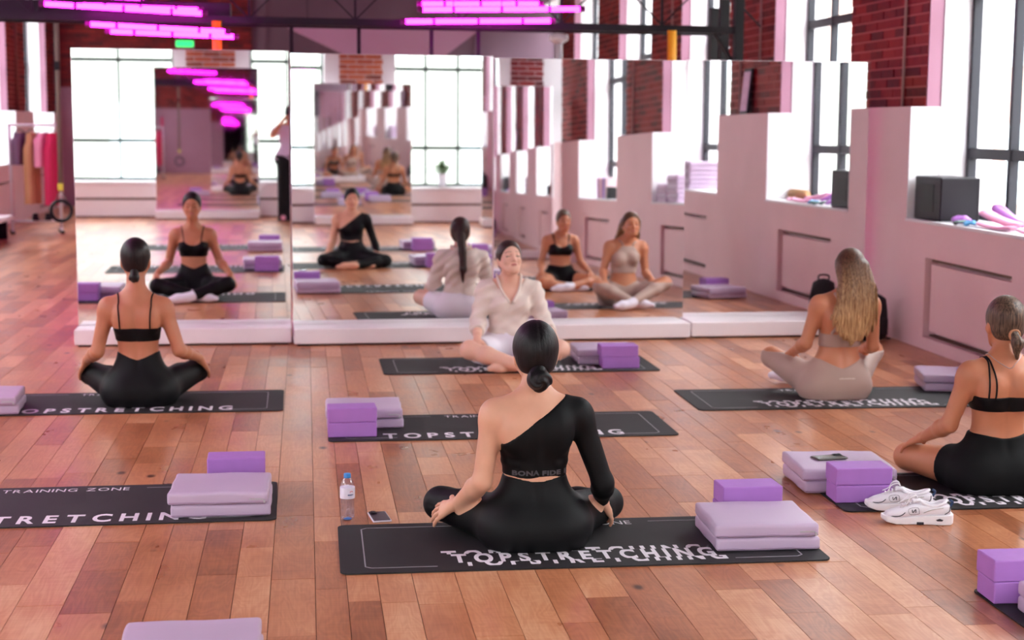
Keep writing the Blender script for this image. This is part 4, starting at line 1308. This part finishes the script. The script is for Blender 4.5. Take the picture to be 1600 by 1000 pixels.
# ================================================================== small things on the floor
# bottle
t = thing('water_bottle', 'clear plastic water bottle with a blue cap beside the nearest mat', 'bottle', (.157, 6.19, 0)); t.scale = (1.0, 1.0, .84)
prof = [(.020, .002), (.026, .004), (.029, .012)]
for k in range(8):
    z = .02+k*.011; prof += [(.0300, z), (.0284, z+.0055)]
prof += [(.0300, .110), (.0300, .165), (.0286, .178), (.024, .193), (.0165, .206), (.0125, .211), (.0125, .222)]
MB().lathe(prof, n=28).build('shell', M['clear'], t, True)
wat = bpy.data.materials.new('water'); 
MB().lathe([(.019, .004), (.027, .012), (.0270, .108), (.0270, .150)], n=24).build('water', glass_mat('water_clear', (.92,.92,.96), .05), t, True)
lb = MB().lathe([(.0303, .110), (.0306, .112), (.0306, .163), (.0303, .165)], n=28).build('label', mat('bottle_label', (226,218,234), .5), t, True)
def on_label(x, z): return (.0309*sin(x/.0309+.35), -.0309*cos(x/.0309+.35), z)
for k, (xa, w_, zz, hh) in enumerate(((-.010, .005, .127, .007), (-.004, .004, .127, .007), (.001, .006, .127, .007), (.009, .005, .128, .006))):
    MB().add([on_label(xa, zz), on_label(xa+w_, zz), on_label(xa+w_, zz+hh), on_label(xa, zz+hh)], [(0, 1, 2, 3)]).build('label_mark', mat('label_ink', (70,84,130), .5), lb)
MB().tube([on_label(.006+.006*cos(a), .143+.006*sin(a)) for a in np.linspace(0, pi, 9)], .0012, 6).build('label_mark', mat('label_red', (216,50,66), .5), lb)
MB().lathe([(.0145, .210), (.0148, .212), (.0148, .228), (.0135, .231)], n=24).build('cap', M['blue'], t, True)
MB().lathe([(.012, .003), (.018, .006), (.008, .012)], n=16).build('blue_base', M['blue'], t, True)

def phone(label, x, y, z, rz, clear):
    t = thing('smartphone', label, 'phone', (x, y, z), rz)
    MB().box(-.036, .036, -.074, .074, .001, .009).build('body', mat('phone_body', (60,44,60) if clear else (34,28,30), .25), t, bevel=.004)
    MB().box(-.039, .039, -.077, .077, 0, .0075).build('case', mat('phone_case', (206,200,216) if clear else (72,54,44), .3), t, bevel=.005)
    c = MB().box(-.033, -.004, .034, .070, .009, .0115).build('camera_bump', M['black'], t, bevel=.003)
    for k in range(2): MB().lathe([(.009, .0115), (.009, .0135), (.006, .0138)], (-.0185, .043+.018*k, 0), 14).build('lens', M['darkbox'], c, True)
phone('phone in a clear case lying between the bottle and the nearest mat', .288, 6.205, .0005, .12, True)
phone('dark phone lying on the folded pad near the trainers', 2.345, 6.61, .1175, -1.35, False)

# trainers
def trainer(label, x, y, rz):
    """length along +x is toe; profile sections lofted from heel to toe"""
    t = thing('trainer', label, 'shoe', (x, y, 0), rz, 'white trainers on the floor')
    xs = np.array([-.135, -.128, -.10, -.06, -.02, .02, .06, .10, .125, .138])
    hw = np.array([.018, .032, .036, .035, .036, .041, .046, .043, .030, .012])
    ht = np.array([.070, .092, .098, .090, .094, .088, .070, .056, .045, .032])
    zb = np.array([.036, .034, .034, .033, .031, .028, .024, .022, .024, .028])
    op = np.array([0, .2, 1, 1, .35, 0, 0, 0, 0, 0])
    n = 20; v = []
    for i in range(len(xs)):
        for j in range(n):
            a = 2*pi*j/n; cx_, sx_ = cos(a), sin(a)
            yy = hw[i]*np.sign(cx_)*abs(cx_)**.75; zz = zb[i]+(ht[i]-zb[i])*(.5+.5*np.sign(sx_)*abs(sx_)**.8)
            if sx_ > 0: yy *= 1-.45*sx_**2*(1 if xs[i] < .05 else .6)
            zz -= op[i]*.030*max(0, sx_-.55)/.45
            v.append((xs[i], yy, zz))
    f = [(i*n+j, i*n+(j+1) % n, (i+1)*n+(j+1) % n, (i+1)*n+j) for i in range(len(xs)-1) for j in range(n)]+[tuple(range(n))[::-1], tuple((len(xs)-1)*n+j for j in range(n))]
    up = MB().add(v, f).build('upper', M['shoe'], t, True)
    ss = up.modifiers.new('sub', 'SUBSURF'); ss.levels = 1; ss.render_levels = 2
    # sole
    sx = np.array([-.145, -.135, -.10, -.05, 0, .05, .09, .125, .145]); sw = np.array([.020, .036, .042, .038, .038, .046, .048, .038, .014])
    bot = np.array([.006, .0, .0, .0, .0, .0, .001, .008, .018]); tp = np.array([.046, .044, .042, .040, .036, .032, .030, .034, .036])
    v = []
    for i in range(len(sx)):
        v += [(sx[i], -sw[i]*.94, bot[i]), (sx[i], sw[i]*.94, bot[i]), (sx[i], sw[i], tp[i]), (sx[i], -sw[i], tp[i])]
    f = [(i*4+j, i*4+(j+1) % 4, i*4+4+(j+1) % 4, i*4+4+j) for i in range(len(sx)-1) for j in range(4)]+[(3,2,1,0), tuple(len(v)-4+j for j in range(4))]
    so = MB().add(v, f).build('sole', M['shoesole'], t, bevel=.005)
    for s in (-1, 1):
        MB().box(-.022, .006, s*.0385-.001, s*.0385+.001, .002, .012).build('shank', M['shoedark'], so)
        MB().add([(-.095, s*.0425, .018), (-.10, s*.0425, .024), (-.085, s*.0425, .029), (-.07, s*.0425, .024), (-.075, s*.0425, .018)], [(0,1,2,3,4)]).build('gel_window', M['shoedark'], so)
        # side overlays, swoops and the boxed letter
        def sw_(name, pts, r, m):
            MB().tube(catmull(pts, 4), r, 6, flat=.6).build(name, m, t, True)
        sw_('toe_overlay', [(.125, s*.022, .036), (.095, s*.042, .034), (.07, s*.0455, .040), (.055, s*.043, .052)], .003, M['shoedark'])
        sw_('side_stripe', [(-.02, s*.0365, .050), (-.055, s*.037, .064), (-.10, s*.034, .072)], .0022, mat('silver_trim', (176,170,160), .4))
        sw_('heel_line', [(-.105, s*.037, .046), (-.125, s*.031, .058), (-.128, s*.026, .078)], .0022, M['shoedark'])
        lg = [(-.002, .048), (.034, .044), (.040, .066), (.004, .072)]
        yb = lambda z: s*(.0435-.13*(z-.045))
        sw_('logo_box', [(a, yb(b), b) for a, b in lg+[lg[0]]], .0011, M['shoedark'])
        sw_('logo_letter', [(.012, yb(.052), .052), (.013, yb(.065), .065), (.024, yb(.052), .052), (.027, yb(.064), .064)], .0016, M['shoedark'])
    # collar lining, tongue, laces
    col = [(-.118, 0, .096), (-.10, .024, .088), (-.06, .026, .076), (-.022, .020, .086), (-.006, 0, .096), (-.022, -.020, .086), (-.06, -.026, .076), (-.10, -.024, .088)]
    MB().tube(catmull(col+[col[0]], 4)[:-1], .0065, 8, closed=True).build('collar', M['shoe'], t, True)
    MB().lathe([(.004, 0), (.019, .004), (.021, .016)], (-.07, 0, .050), 16).build('lining', M['navy'], t, True)
    tg = MB().box(-.018, .022, -.017, .017, .086, .100).build('tongue', M['shoe'], t, bevel=.006)
    for k in range(5):
        xx = .002+.014*k; zz = .0985-.0062*k
        MB().tube([(xx, -.022, zz-.004), (xx+.004, 0, zz+.003), (xx, .022, zz-.004)], .0026, 6).build('lace', M['shoesole'], t, True)
    for s in (-1, 1):
        MB().tube(catmull([(.0, 0, .102), (.010, s*.018, .118), (.035, s*.030, .110), (.050, s*.036, .085), (.075, s*.030, .072)], 5), .0022, 6).build('lace_loop', M['shoesole'], t, True)
    MB().tube(catmull([(-.132, 0, .07), (-.142, 0, .090), (-.130, 0, .098)], 4), .006, 6).build('heel_tab', M['navy'], t, True)
    return t
trainer('white trainer nearer the camera, toe pointing left, by the purple blocks', 2.475, 5.90, pi+.22-.42)
trainer('white trainer half hidden behind its mate, against the purple blocks', 2.475, 6.085, pi-.05-.38).location.z = .0064

# backpack by the wall
t = thing('backpack', 'black backpack standing on the floor against the pink wall behind the blonde', 'bag', (4.25, 11.15, 0), .3); t.scale = (.84, .84, .90)
bm = bmesh.new(); bmesh.ops.create_cube(bm, size=1); bmesh.ops.subdivide_edges(bm, edges=bm.edges[:], cuts=5, use_grid_fill=True)
for v_ in bm.verts:
    c = v_.co; n_ = c.length; s_ = c.copy(); s_.normalize(); c[:] = (c*.40+s_*.5*.60)
    c.x *= .30; c.y *= .22; c.z = (c.z+.44)*.44; c.x *= 1-.18*(c.z/.42)
    c.z = max(c.z, .004)
me = bpy.data.meshes.new('main_bag'); bm.to_mesh(me); bm.free(); link('main_bag', me, M['bag'], t, True)
MB().tube(catmull([(-.045, 0, .38), (-.045, 0, .44), (.045, 0, .44), (.045, 0, .38)], 5), .009, 8).build('handle', M['bag'], t, True)
MB().box(-.10, .10, -.125, -.095, .05, .20).build('front_pocket', M['bag'], t, bevel=.02)
MB().tube(catmull([(-.09, .09, .36), (-.12, .14, .25), (-.11, .10, .06)], 5), .014, 8, flat=.4).build('shoulder_strap', M['bag'], t, True)
MB().tube(catmull([(.10, -.02, .0125), (.17, -.06, .0125), (.2, .04, .0125), (.15, .09, .0125)], 5), .012, 8, flat=.4).build('shoulder_strap', M['bag'], t, True)

# ================================================================== on the right-hand sills
t = thing('foam_box', 'black plum foam box on the window sill at the right edge', 'box', (4.66, 10.80, SILL+.019), .0)
MB().box(-.15, .15, -.24, .24, 0, .315).build('body', M['darkbox'], t, bevel=.012)
MB().box(-.154, -.149, -.12, .12, .06, .26).build('side_panel', M['black'], t, bevel=.004)
def band_loop(label, x, y, z, rz, L, w, m, h=.02, lift=.0):
    o = MB().tube([(L*.5*cos(a)+.02*sin(3*a), w*sin(a), h*.9+lift*(.5+.5*cos(a))+.006*sin(2*a+rz)) for a in np.linspace(0, 2*pi, 30)[:-1]], h, 8, flat=.45, closed=True)
    ob = o.build('resistance_band', m, None, True); ob.location = (x, y, z); ob.rotation_euler = (0, 0, rz)
    return tag(ob, label, 'resistance band', 'resistance bands on the right-hand sills')
Zs = SILL+.019
band_loop('rolled lilac stretch band in front of the dark box on the sill', 4.60, 10.39, Zs, 1.5, .09, .034, M['lilac'], .036)
band_loop('grey-green stretch band lowest of the bunch on the right sill', 4.52, 10.22, Zs, .4, .09, .03, M['greyband'], .020)
band_loop('light blue stretch band in the bunch on the right sill', 4.53, 10.08, Zs, 1.4, .10, .025, M['blueband'], .024)
band_loop('long rose stretch band spread along the right sill edge', 4.545, 9.72, Zs, 1.57, .48, .022, M['rosaband'], .026)
band_loop('second rose stretch band lying behind the first on the sill', 4.645, 9.86, Zs, 1.57, .52, .020, M['rosaband'], .034, .06)
band_loop('lilac stretch band arching at the back of the sill bunch', 4.745, 9.95, Zs, 1.57, .42, .020, M['lilac'], .030, .10)
band_loop('pale pink stretch band nearest the right edge of the picture', 4.60, 9.33, Zs, 1.6, .24, .035, M['rosaband'], .017)
band_loop('lilac stretch bands by the cork roller, seen in the rightmost mirror', 4.73, 9.50, Zs, 1.57, .34, .03, M['lilac'], .026, .02)
t = thing('cork_roller', 'brown cork roller on the sill, seen in the rightmost mirror', 'roller', (4.74, 9.12, SILL+.018+.051))
MB().tube([(-.02, -.17, 0), (.0, .17, 0)], .05, 20).build('core', M['cork'], t, True)
for s in (-1, 1): MB().tube([(-.01+s*.01, s*.168, 0), (-.01+s*.0105, s*.175, 0)], .03, 16).build('end_cap', M['tan'], t, True)
# framed board leaning on the ledge of the reflected pier
t = thing('framed_board', 'pink framed board leaning on the reflected brick pier', 'board', (4.52, 7.98, LEDGE+.002), 0)
o = MB().box(-.012, .012, -.13, .13, 0, .46).build('frame', M['black'], t, bevel=.004); o.rotation_euler = (0, .10, 0)
o2 = MB().box(-.017, -.0122, -.105, .105, .03, .43).build('picture', mat('pink_board_face', (206,150,190), .5, var=.15, vscale=12), o)
# stacks of pads on the second sill (mirror only)
for k in range(3):
    folded_pad('pale pad %s of the pile on the sill reflected between the mirrors' % ('at the bottom', 'in the middle', 'on top')[k], 4.70, 5.765, 1.57, SILL+.0185+k*.1055, .004)
for k in range(2):
    folded_pad('lilac pad %s on the sill, reflected beside the pale pile' % ('underneath another', 'lying over another')[k], 4.70, 5.33, 1.58, SILL+.0185+k*.1055, .004)
for k, c in enumerate(((184,126,190), (232,196,206), (226,180,200), (150,120,210), (236,206,214))):
    o = MB().box(-.10, .10, -.052, .052, 0, .29).build('foam_roll', mat('roll_colour', c, .6), None, bevel=.02)
    o.location = (4.72, 1.75+.112*k, SILL+.0185)
    tag(o, '%s upright foam brick on the far sill, reflected left of the seated pair' % ('violet', 'cream pink', 'rose', 'periwinkle', 'pale pink')[k], 'foam brick', 'upright bricks on the reflected sill')
t = thing('desk_speaker', 'small black speaker on the sill, reflected beside the upright bricks', 'speaker', (4.62, 2.55, SILL+.0185))
MB().box(-.06, .06, -.07, .07, 0, .16).build('body', M['black'], t, bevel=.01)
MB().lathe([(.04, 0), (.035, .006), (.01, .002)], (0, 0, .16), 18).build('cone', M['darkbox'], t, True)
# plant on the reflected window sill
t = thing('potted_plant', 'leafy plant in a white pot on the reflected window sill', 'plant', (2.95, -1.30, .552))
MB().lathe([(.055, 0), (.06, .01), (.08, .19), (.082, .20), (.072, .20), (.068, .17)], n=20).build('pot', M['white'], t, True)
MB().lathe([(.069, .165), (.03, .178)], n=16).build('soil', M['wood'], t)
rp = random.Random(3)
for k in range(46):
    a = rp.random()*2*pi; el_ = rp.uniform(.35, 1.45); L_ = rp.uniform(.14, .36); w_ = rp.uniform(.018, .032)
    dx, dy, dz = cos(a)*cos(el_), sin(a)*cos(el_), sin(el_)
    px_, py_ = -sin(a)*w_, cos(a)*w_
    b = Vector((dx*.02, dy*.02, .175)); c = b+Vector((dx, dy, dz))*L_*.6; e = b+Vector((dx*1.15, dy*1.15, dz*.85))*L_
    mb = MB().add([b, c+Vector((px_, py_, .004)), c+Vector((-px_, -py_, .004)), e, c+Vector((0, 0, -.006))], [(0, 1, 4), (0, 4, 2), (1, 3, 4), (4, 3, 2)])
    mb.build('leaf', M['leaf'], t, True)
for k in range(6):
    a = k*1.05; MB().tube(catmull([(0, 0, .17), (.03*cos(a), .03*sin(a), .27), (.07*cos(a), .07*sin(a), .36)], 4), .003, 5).build('stem', M['leaf'], t, True)

# ================================================================== the hall behind the mirrors
# steel exercise rig
t = thing('exercise_rig', 'black steel truss rig spanning the hall above the mirrors', 'rig', (0, 14.0, 0))
def rb(name, a, b, w): MB().bar(a, b, w).build(name, M['black'], t)
rb('lower_chord', (-4.3, 0, 2.52), (3.95, 0, 2.485), .065)
rb('upper_chord', (-4.3, 0, 3.0), (3.95, 0, 2.79), .06)
rb('lower_chord', (-4.3, .5, 2.52), (3.95, .5, 2.485), .05)
for k in range(9):
    xa = -4.2+k*.93; rb('truss_brace', (xa, 0, 2.52), (xa+.46, 0, 2.98), .014); rb('truss_brace', (xa+.46, 0, 2.98), (xa+.93, 0, 2.52), .014)
    rb('truss_post', (xa, 0, 2.5), (xa, 0, 2.98), .022)
for xa in (3.96,): rb('column', (xa, 0, 0), (xa, 0, 3.2), .085); rb('column', (xa, .5, 0), (xa, .5, 3.2), .085)
for xa in (-.115, .49, 1.15, 1.58): rb('drop_bar', (xa, .25, 0), (xa, .25, 2.5), .035)
rb('column', (-4.25, 0, 0), (-4.25, 0, 3.2), .085)
rb('knee_brace', (3.72, 0, 2.5), (3.94, 0, 2.15), .03)
rb('column', (3.97, .9, 0), (3.97, .9, 2.75), .08)
MB().box(-4.4, -.65, .1, .35, 2.50, 2.66).build('box_beam', M['black'], t)
def hang_strap(label, x, y, z0, z1, m, ring=False, tagm=None, r=.022):
    t = thing('suspension_strap', label, 'exercise strap', (x, y, z0), 0, 'straps hanging from the rig')
    L_ = z1-z0
    MB().tube([(0, 0, .26), (.006, 0, L_*.5), (0, 0, L_)], r, 8, flat=.35).build('webbing', m, t, True)
    MB().box(-.03, .03, -.012, .012, L_*.42, L_*.42+.10).build('buckle', M['black'], t, bevel=.004)
    if tagm: MB().box(-.03, .03, -.014, .014, .26, .34).build('tag', tagm, t, bevel=.004)
    for s in (-1, 1):
        MB().tube([(0, 0, .27), (s*.055, 0, .16), (s*.06, 0, .06)], .012, 6, flat=.5).build('loop', m if not ring else M['khaki'], t, True)
    if ring: MB().tube([(.115*cos(a), 0, .03+.115*sin(a)) for a in np.linspace(0, 2*pi, 22)[:-1]], .02, 8, closed=True).build('ring', M['black'], t, True)
    else: MB().tube([(-.07, 0, .06), (.07, 0, .06)], .018, 8).build('grip', M['black'], t, True)
hang_strap('yellow strap hanging from the rig above the leftmost mirror', -.76, 13.93, 1.3, 2.49, M['yellow'], r=.042)
hang_strap('yellow strap hanging from the rig above the right-hand mirrors', 3.32, 13.93, 1.3, 2.47, M['yellow'], r=.042)
hang_strap('khaki suspension strap with a black ring hanging at the far left', -2.75, 18.0, .57, 4.39, M['khaki'], True, M['lime'], .027)
# neon lamps
NEON_L = [((-2.085, 2.548), (-.815, 2.490)), ((-1.765, 2.408), (-.645, 2.362)), ((-1.640, 2.368), (-.585, 2.337)), ((-1.90, 2.60), (-.90, 2.577))]
NEON_M = [((.965, 2.552), (2.315, 2.580)), ((.840, 2.470), (2.110, 2.496)), ((1.0, 2.642), (2.05, 2.66)), ((1.15, 2.74), (2.1, 2.76))]
def neon(label, tubes, y):
    xs_ = [p[0] for a in tubes for p in a]; zs_ = [p[1] for a in tubes for p in a]
    c = Vector((sum(xs_)/len(xs_), y, sum(zs_)/len(zs_)))
    t = thing('neon_lamp', label, 'lamp', c, 0, 'magenta neon lamps')
    for i, (a, b) in enumerate(tubes):
        dy = .28*(i-1)
        A = Vector((a[0], y+dy, a[1]))-c; B_ = Vector((b[0], y+dy+.0, b[1]))-c
        tb = MB().tube([A, B_], .021, 10).build('neon_tube', M['neon'], t, True)
        for p_, q_ in ((A, B_), (B_, A)):
            d_ = (q_-p_).normalized(); MB().tube([p_-d_*.03, p_+d_*.015], .025, 8).build('end_cap', M['neonhot'], tb)
        for k in (.2, .5, .8):
            p_ = A.lerp(B_, k); MB().tube([p_-(B_-A).normalized()*.012, p_+(B_-A).normalized()*.012], .024, 8).build('clip', M['neonhot'], tb)
            if i == 0: MB().tube([p_, (p_.x, p_.y, ZC-c.z)], .004, 5).build('hanger', M['black'], t)
neon('magenta neon lamp of long tubes hanging at the upper left', NEON_L, 13.3)
neon('magenta neon lamp of parallel tubes hanging at the upper middle', NEON_M, 13.3)
neon('magenta neon lamp further back over the left of the hall', [((-3.6, 3.35), (-2.2, 3.30)), ((-3.3, 3.2), (-1.9, 3.15)), ((-3.8, 3.5), (-2.4, 3.45))], 22.5)
neon('magenta neon lamp hung high over the open floor left of the mirrors', [((-4.0, 3.45), (-2.6, 3.45)), ((-3.8, 3.3), (-2.2, 3.3)), ((-4.1, 3.6), (-2.5, 3.6))], 10.5)
neon('magenta neon lamp hung high near the camera over the left side', [((-4.0, 3.45), (-2.6, 3.45)), ((-3.8, 3.3), (-2.2, 3.3)), ((-4.1, 3.6), (-2.5, 3.6))], 7.0)
# exit sign, sail panel, rods
t = thing('exit_sign', 'small green lit exit sign on the far brick wall', 'sign', (-2.26, YF-.16, 3.02))
MB().box(-.17, .17, -.02, .09, 0, .13).build('housing', M['white'], t, bevel=.005)
MB().box(-.16, .16, -.026, -.0205, .01, .12).build('lit_face', M['exit'], t)
t = thing('ceiling_sail', 'pale trapezoid panel hanging above the second mirror', 'panel', (1.25, 24.0, 2.62))
MB().add([(-.58, 0, 0), (.86, 0, 0), (1.42, 0, .42), (-1.5, 0, .42), (-.58, .12, 0), (.86, .12, 0), (1.42, .12, .42), (-1.5, .12, .42)], [(0,1,2,3),(7,6,5,4),(0,4,5,1),(1,5,6,2),(2,6,7,3),(3,7,4,0)]).build('panel', M['sail'], t)
for xa in (-1.2, 1.1): MB().tube([(xa, .06, .42), (xa, .06, ZC-2.62)], .006, 6).build('hanging_wire', M['black'], t)
t = thing('air_vent', 'white column-shaped vent standing beyond the third mirror', 'vent', (3.92, 24.0, 0))
MB().tube([(0, 0, 0), (0, 0, 2.88)], .06, 14).build('pipe', M['white'], t, True)
MB().lathe([(.06, 2.86), (.15, 2.92), (.15, 2.99), (.05, 3.02)], n=18).build('cowl', M['white'], t, True)
t = thing('wall_heater', 'dark ceiling heater seen at the top of the third mirror', 'heater', (4.05, 1.6, 3.02))
MB().box(-.30, .30, -.35, .35, 0, .22).build('casing', M['black'], t, bevel=.02)
MB().box(-.26, .26, -.30, .30, -.02, .0).build('grille', M['white'], t, bevel=.006)
for s in (-1, 1): MB().tube([(s*.2, 0, .22), (s*.2, 0, ZC-3.02)], .008, 6).build('hanger', M['black'], t)
# clothes rail at the far left
t = thing('clothes_rail', 'white clothes rail standing at the far left', 'rack', (-3.86, 23.0, 0), .2)
for s in (-1, 1):
    MB().tube([(s*.34, 0, .05), (s*.34, 0, 1.55)], .02, 8).build('upright', M['white'], t, True)
    MB().tube([(s*.34, -.24, .05), (s*.34, .24, .05)], .018, 8).build('foot_bar', M['white'], t, True)
    for q in (-1, 1): MB().lathe([(.03, 0), (.035, .02), (.03, .04)], (s*.34, q*.22, 0), 12).build('castor', M['black'], t, True)
MB().tube([(-.36, 0, 1.55), (.36, 0, 1.55)], .018, 8).build('top_bar', M['white'], t, True)
MB().tube([(-.34, 0, .17), (.34, 0, .17)], .016, 8).build('lower_bar', M['white'], t, True)
def garment(label, dx, z0, z1, w, m, rz):
    g_ = thing('hanging_garment', label, 'clothing', (-3.86+dx*cos(.2), 23.0+dx*sin(.2), z0), rz, 'clothes on the rail')
    H_ = z1-z0
    grid_mesh('cloth', lambda u, v: ((w*(.55+.45*(1-v)) if v > .85 else w)*.5*cos(2*pi*u)*(1+.1*sin(7*u*2*pi)), .05*sin(2*pi*u)*(1+.5*sin(5*2*pi*u)), H_*v), 30, 10, m, g_, True)
    MB().tube(catmull([(-w*.4, 0, H_-.02), (0, 0, H_+.05), (w*.4, 0, H_-.02)], 5), .006, 6).build('hanger', M['black'], g_, True)
    MB().tube(catmull([(0, 0, H_+.05), (0, 0, H_+.09), (.02, 0, H_+.11), (.02, 0, H_+.085)], 5), .004, 5).build('hook', M['zipper'], g_, True)
garment('short plum garment on the far-left clothes rail', -.20, .98, 1.44, .34, M['plumcloth'], 1.1)
garment('long tan garment on the far-left clothes rail', -.04, .42, 1.44, .34, M['tan'], 1.1)
garment('pale pink garment on the far-left clothes rail', .10, .95, 1.44, .32, M['pinkcloth'], 1.1)
garment('long crimson garment on the far-left clothes rail', .23, .40, 1.44, .32, M['redcloth'], 1.1)
for k, dx in enumerate((-.02, .16)):
    o = MB().box(-.05, .05, -.13, .13, 0, .05).box(-.042, .042, -.12, .02, .05, .10).build('dark_shoe', M['black'], None, bevel=.02)
    o.location = (-3.86+dx, 23.0, .187); o.rotation_euler = (0, 0, .2)
    tag(o, ('left', 'right')[k]+' dark shoe on the lower bar of the clothes rail', 'shoe', 'shoes on the clothes rail')
t = thing('bench', 'low pink bench along the far left window wall', 'bench', (-4.28, 20.2, 0))
MB().box(-.28, .28, -1.8, 1.8, .26, .32).build('seat', M['offwhite'], t, bevel=.01)
for s in (-1, 0, 1): MB().box(-.22, .22, s*1.6-.03, s*1.6+.03, 0, .26).build('leg', M['black'], t)
t = thing('hanging_strap', 'red and grey strap hanging on the far pink wall', 'exercise strap', (-4.05, YF-.10, 1.0))
MB().box(-.04, .04, -.01, .02, .5, .95).build('red_band', M['redcloth'], t, bevel=.005)
MB().box(-.035, .035, -.01, .02, .0, .5).build('grey_band', M['plumcloth'], t, bevel=.005)
MB().tube([(0, .0, .94), (0, .06, 1.0)], .012, 6).build('hook', M['black'], t)
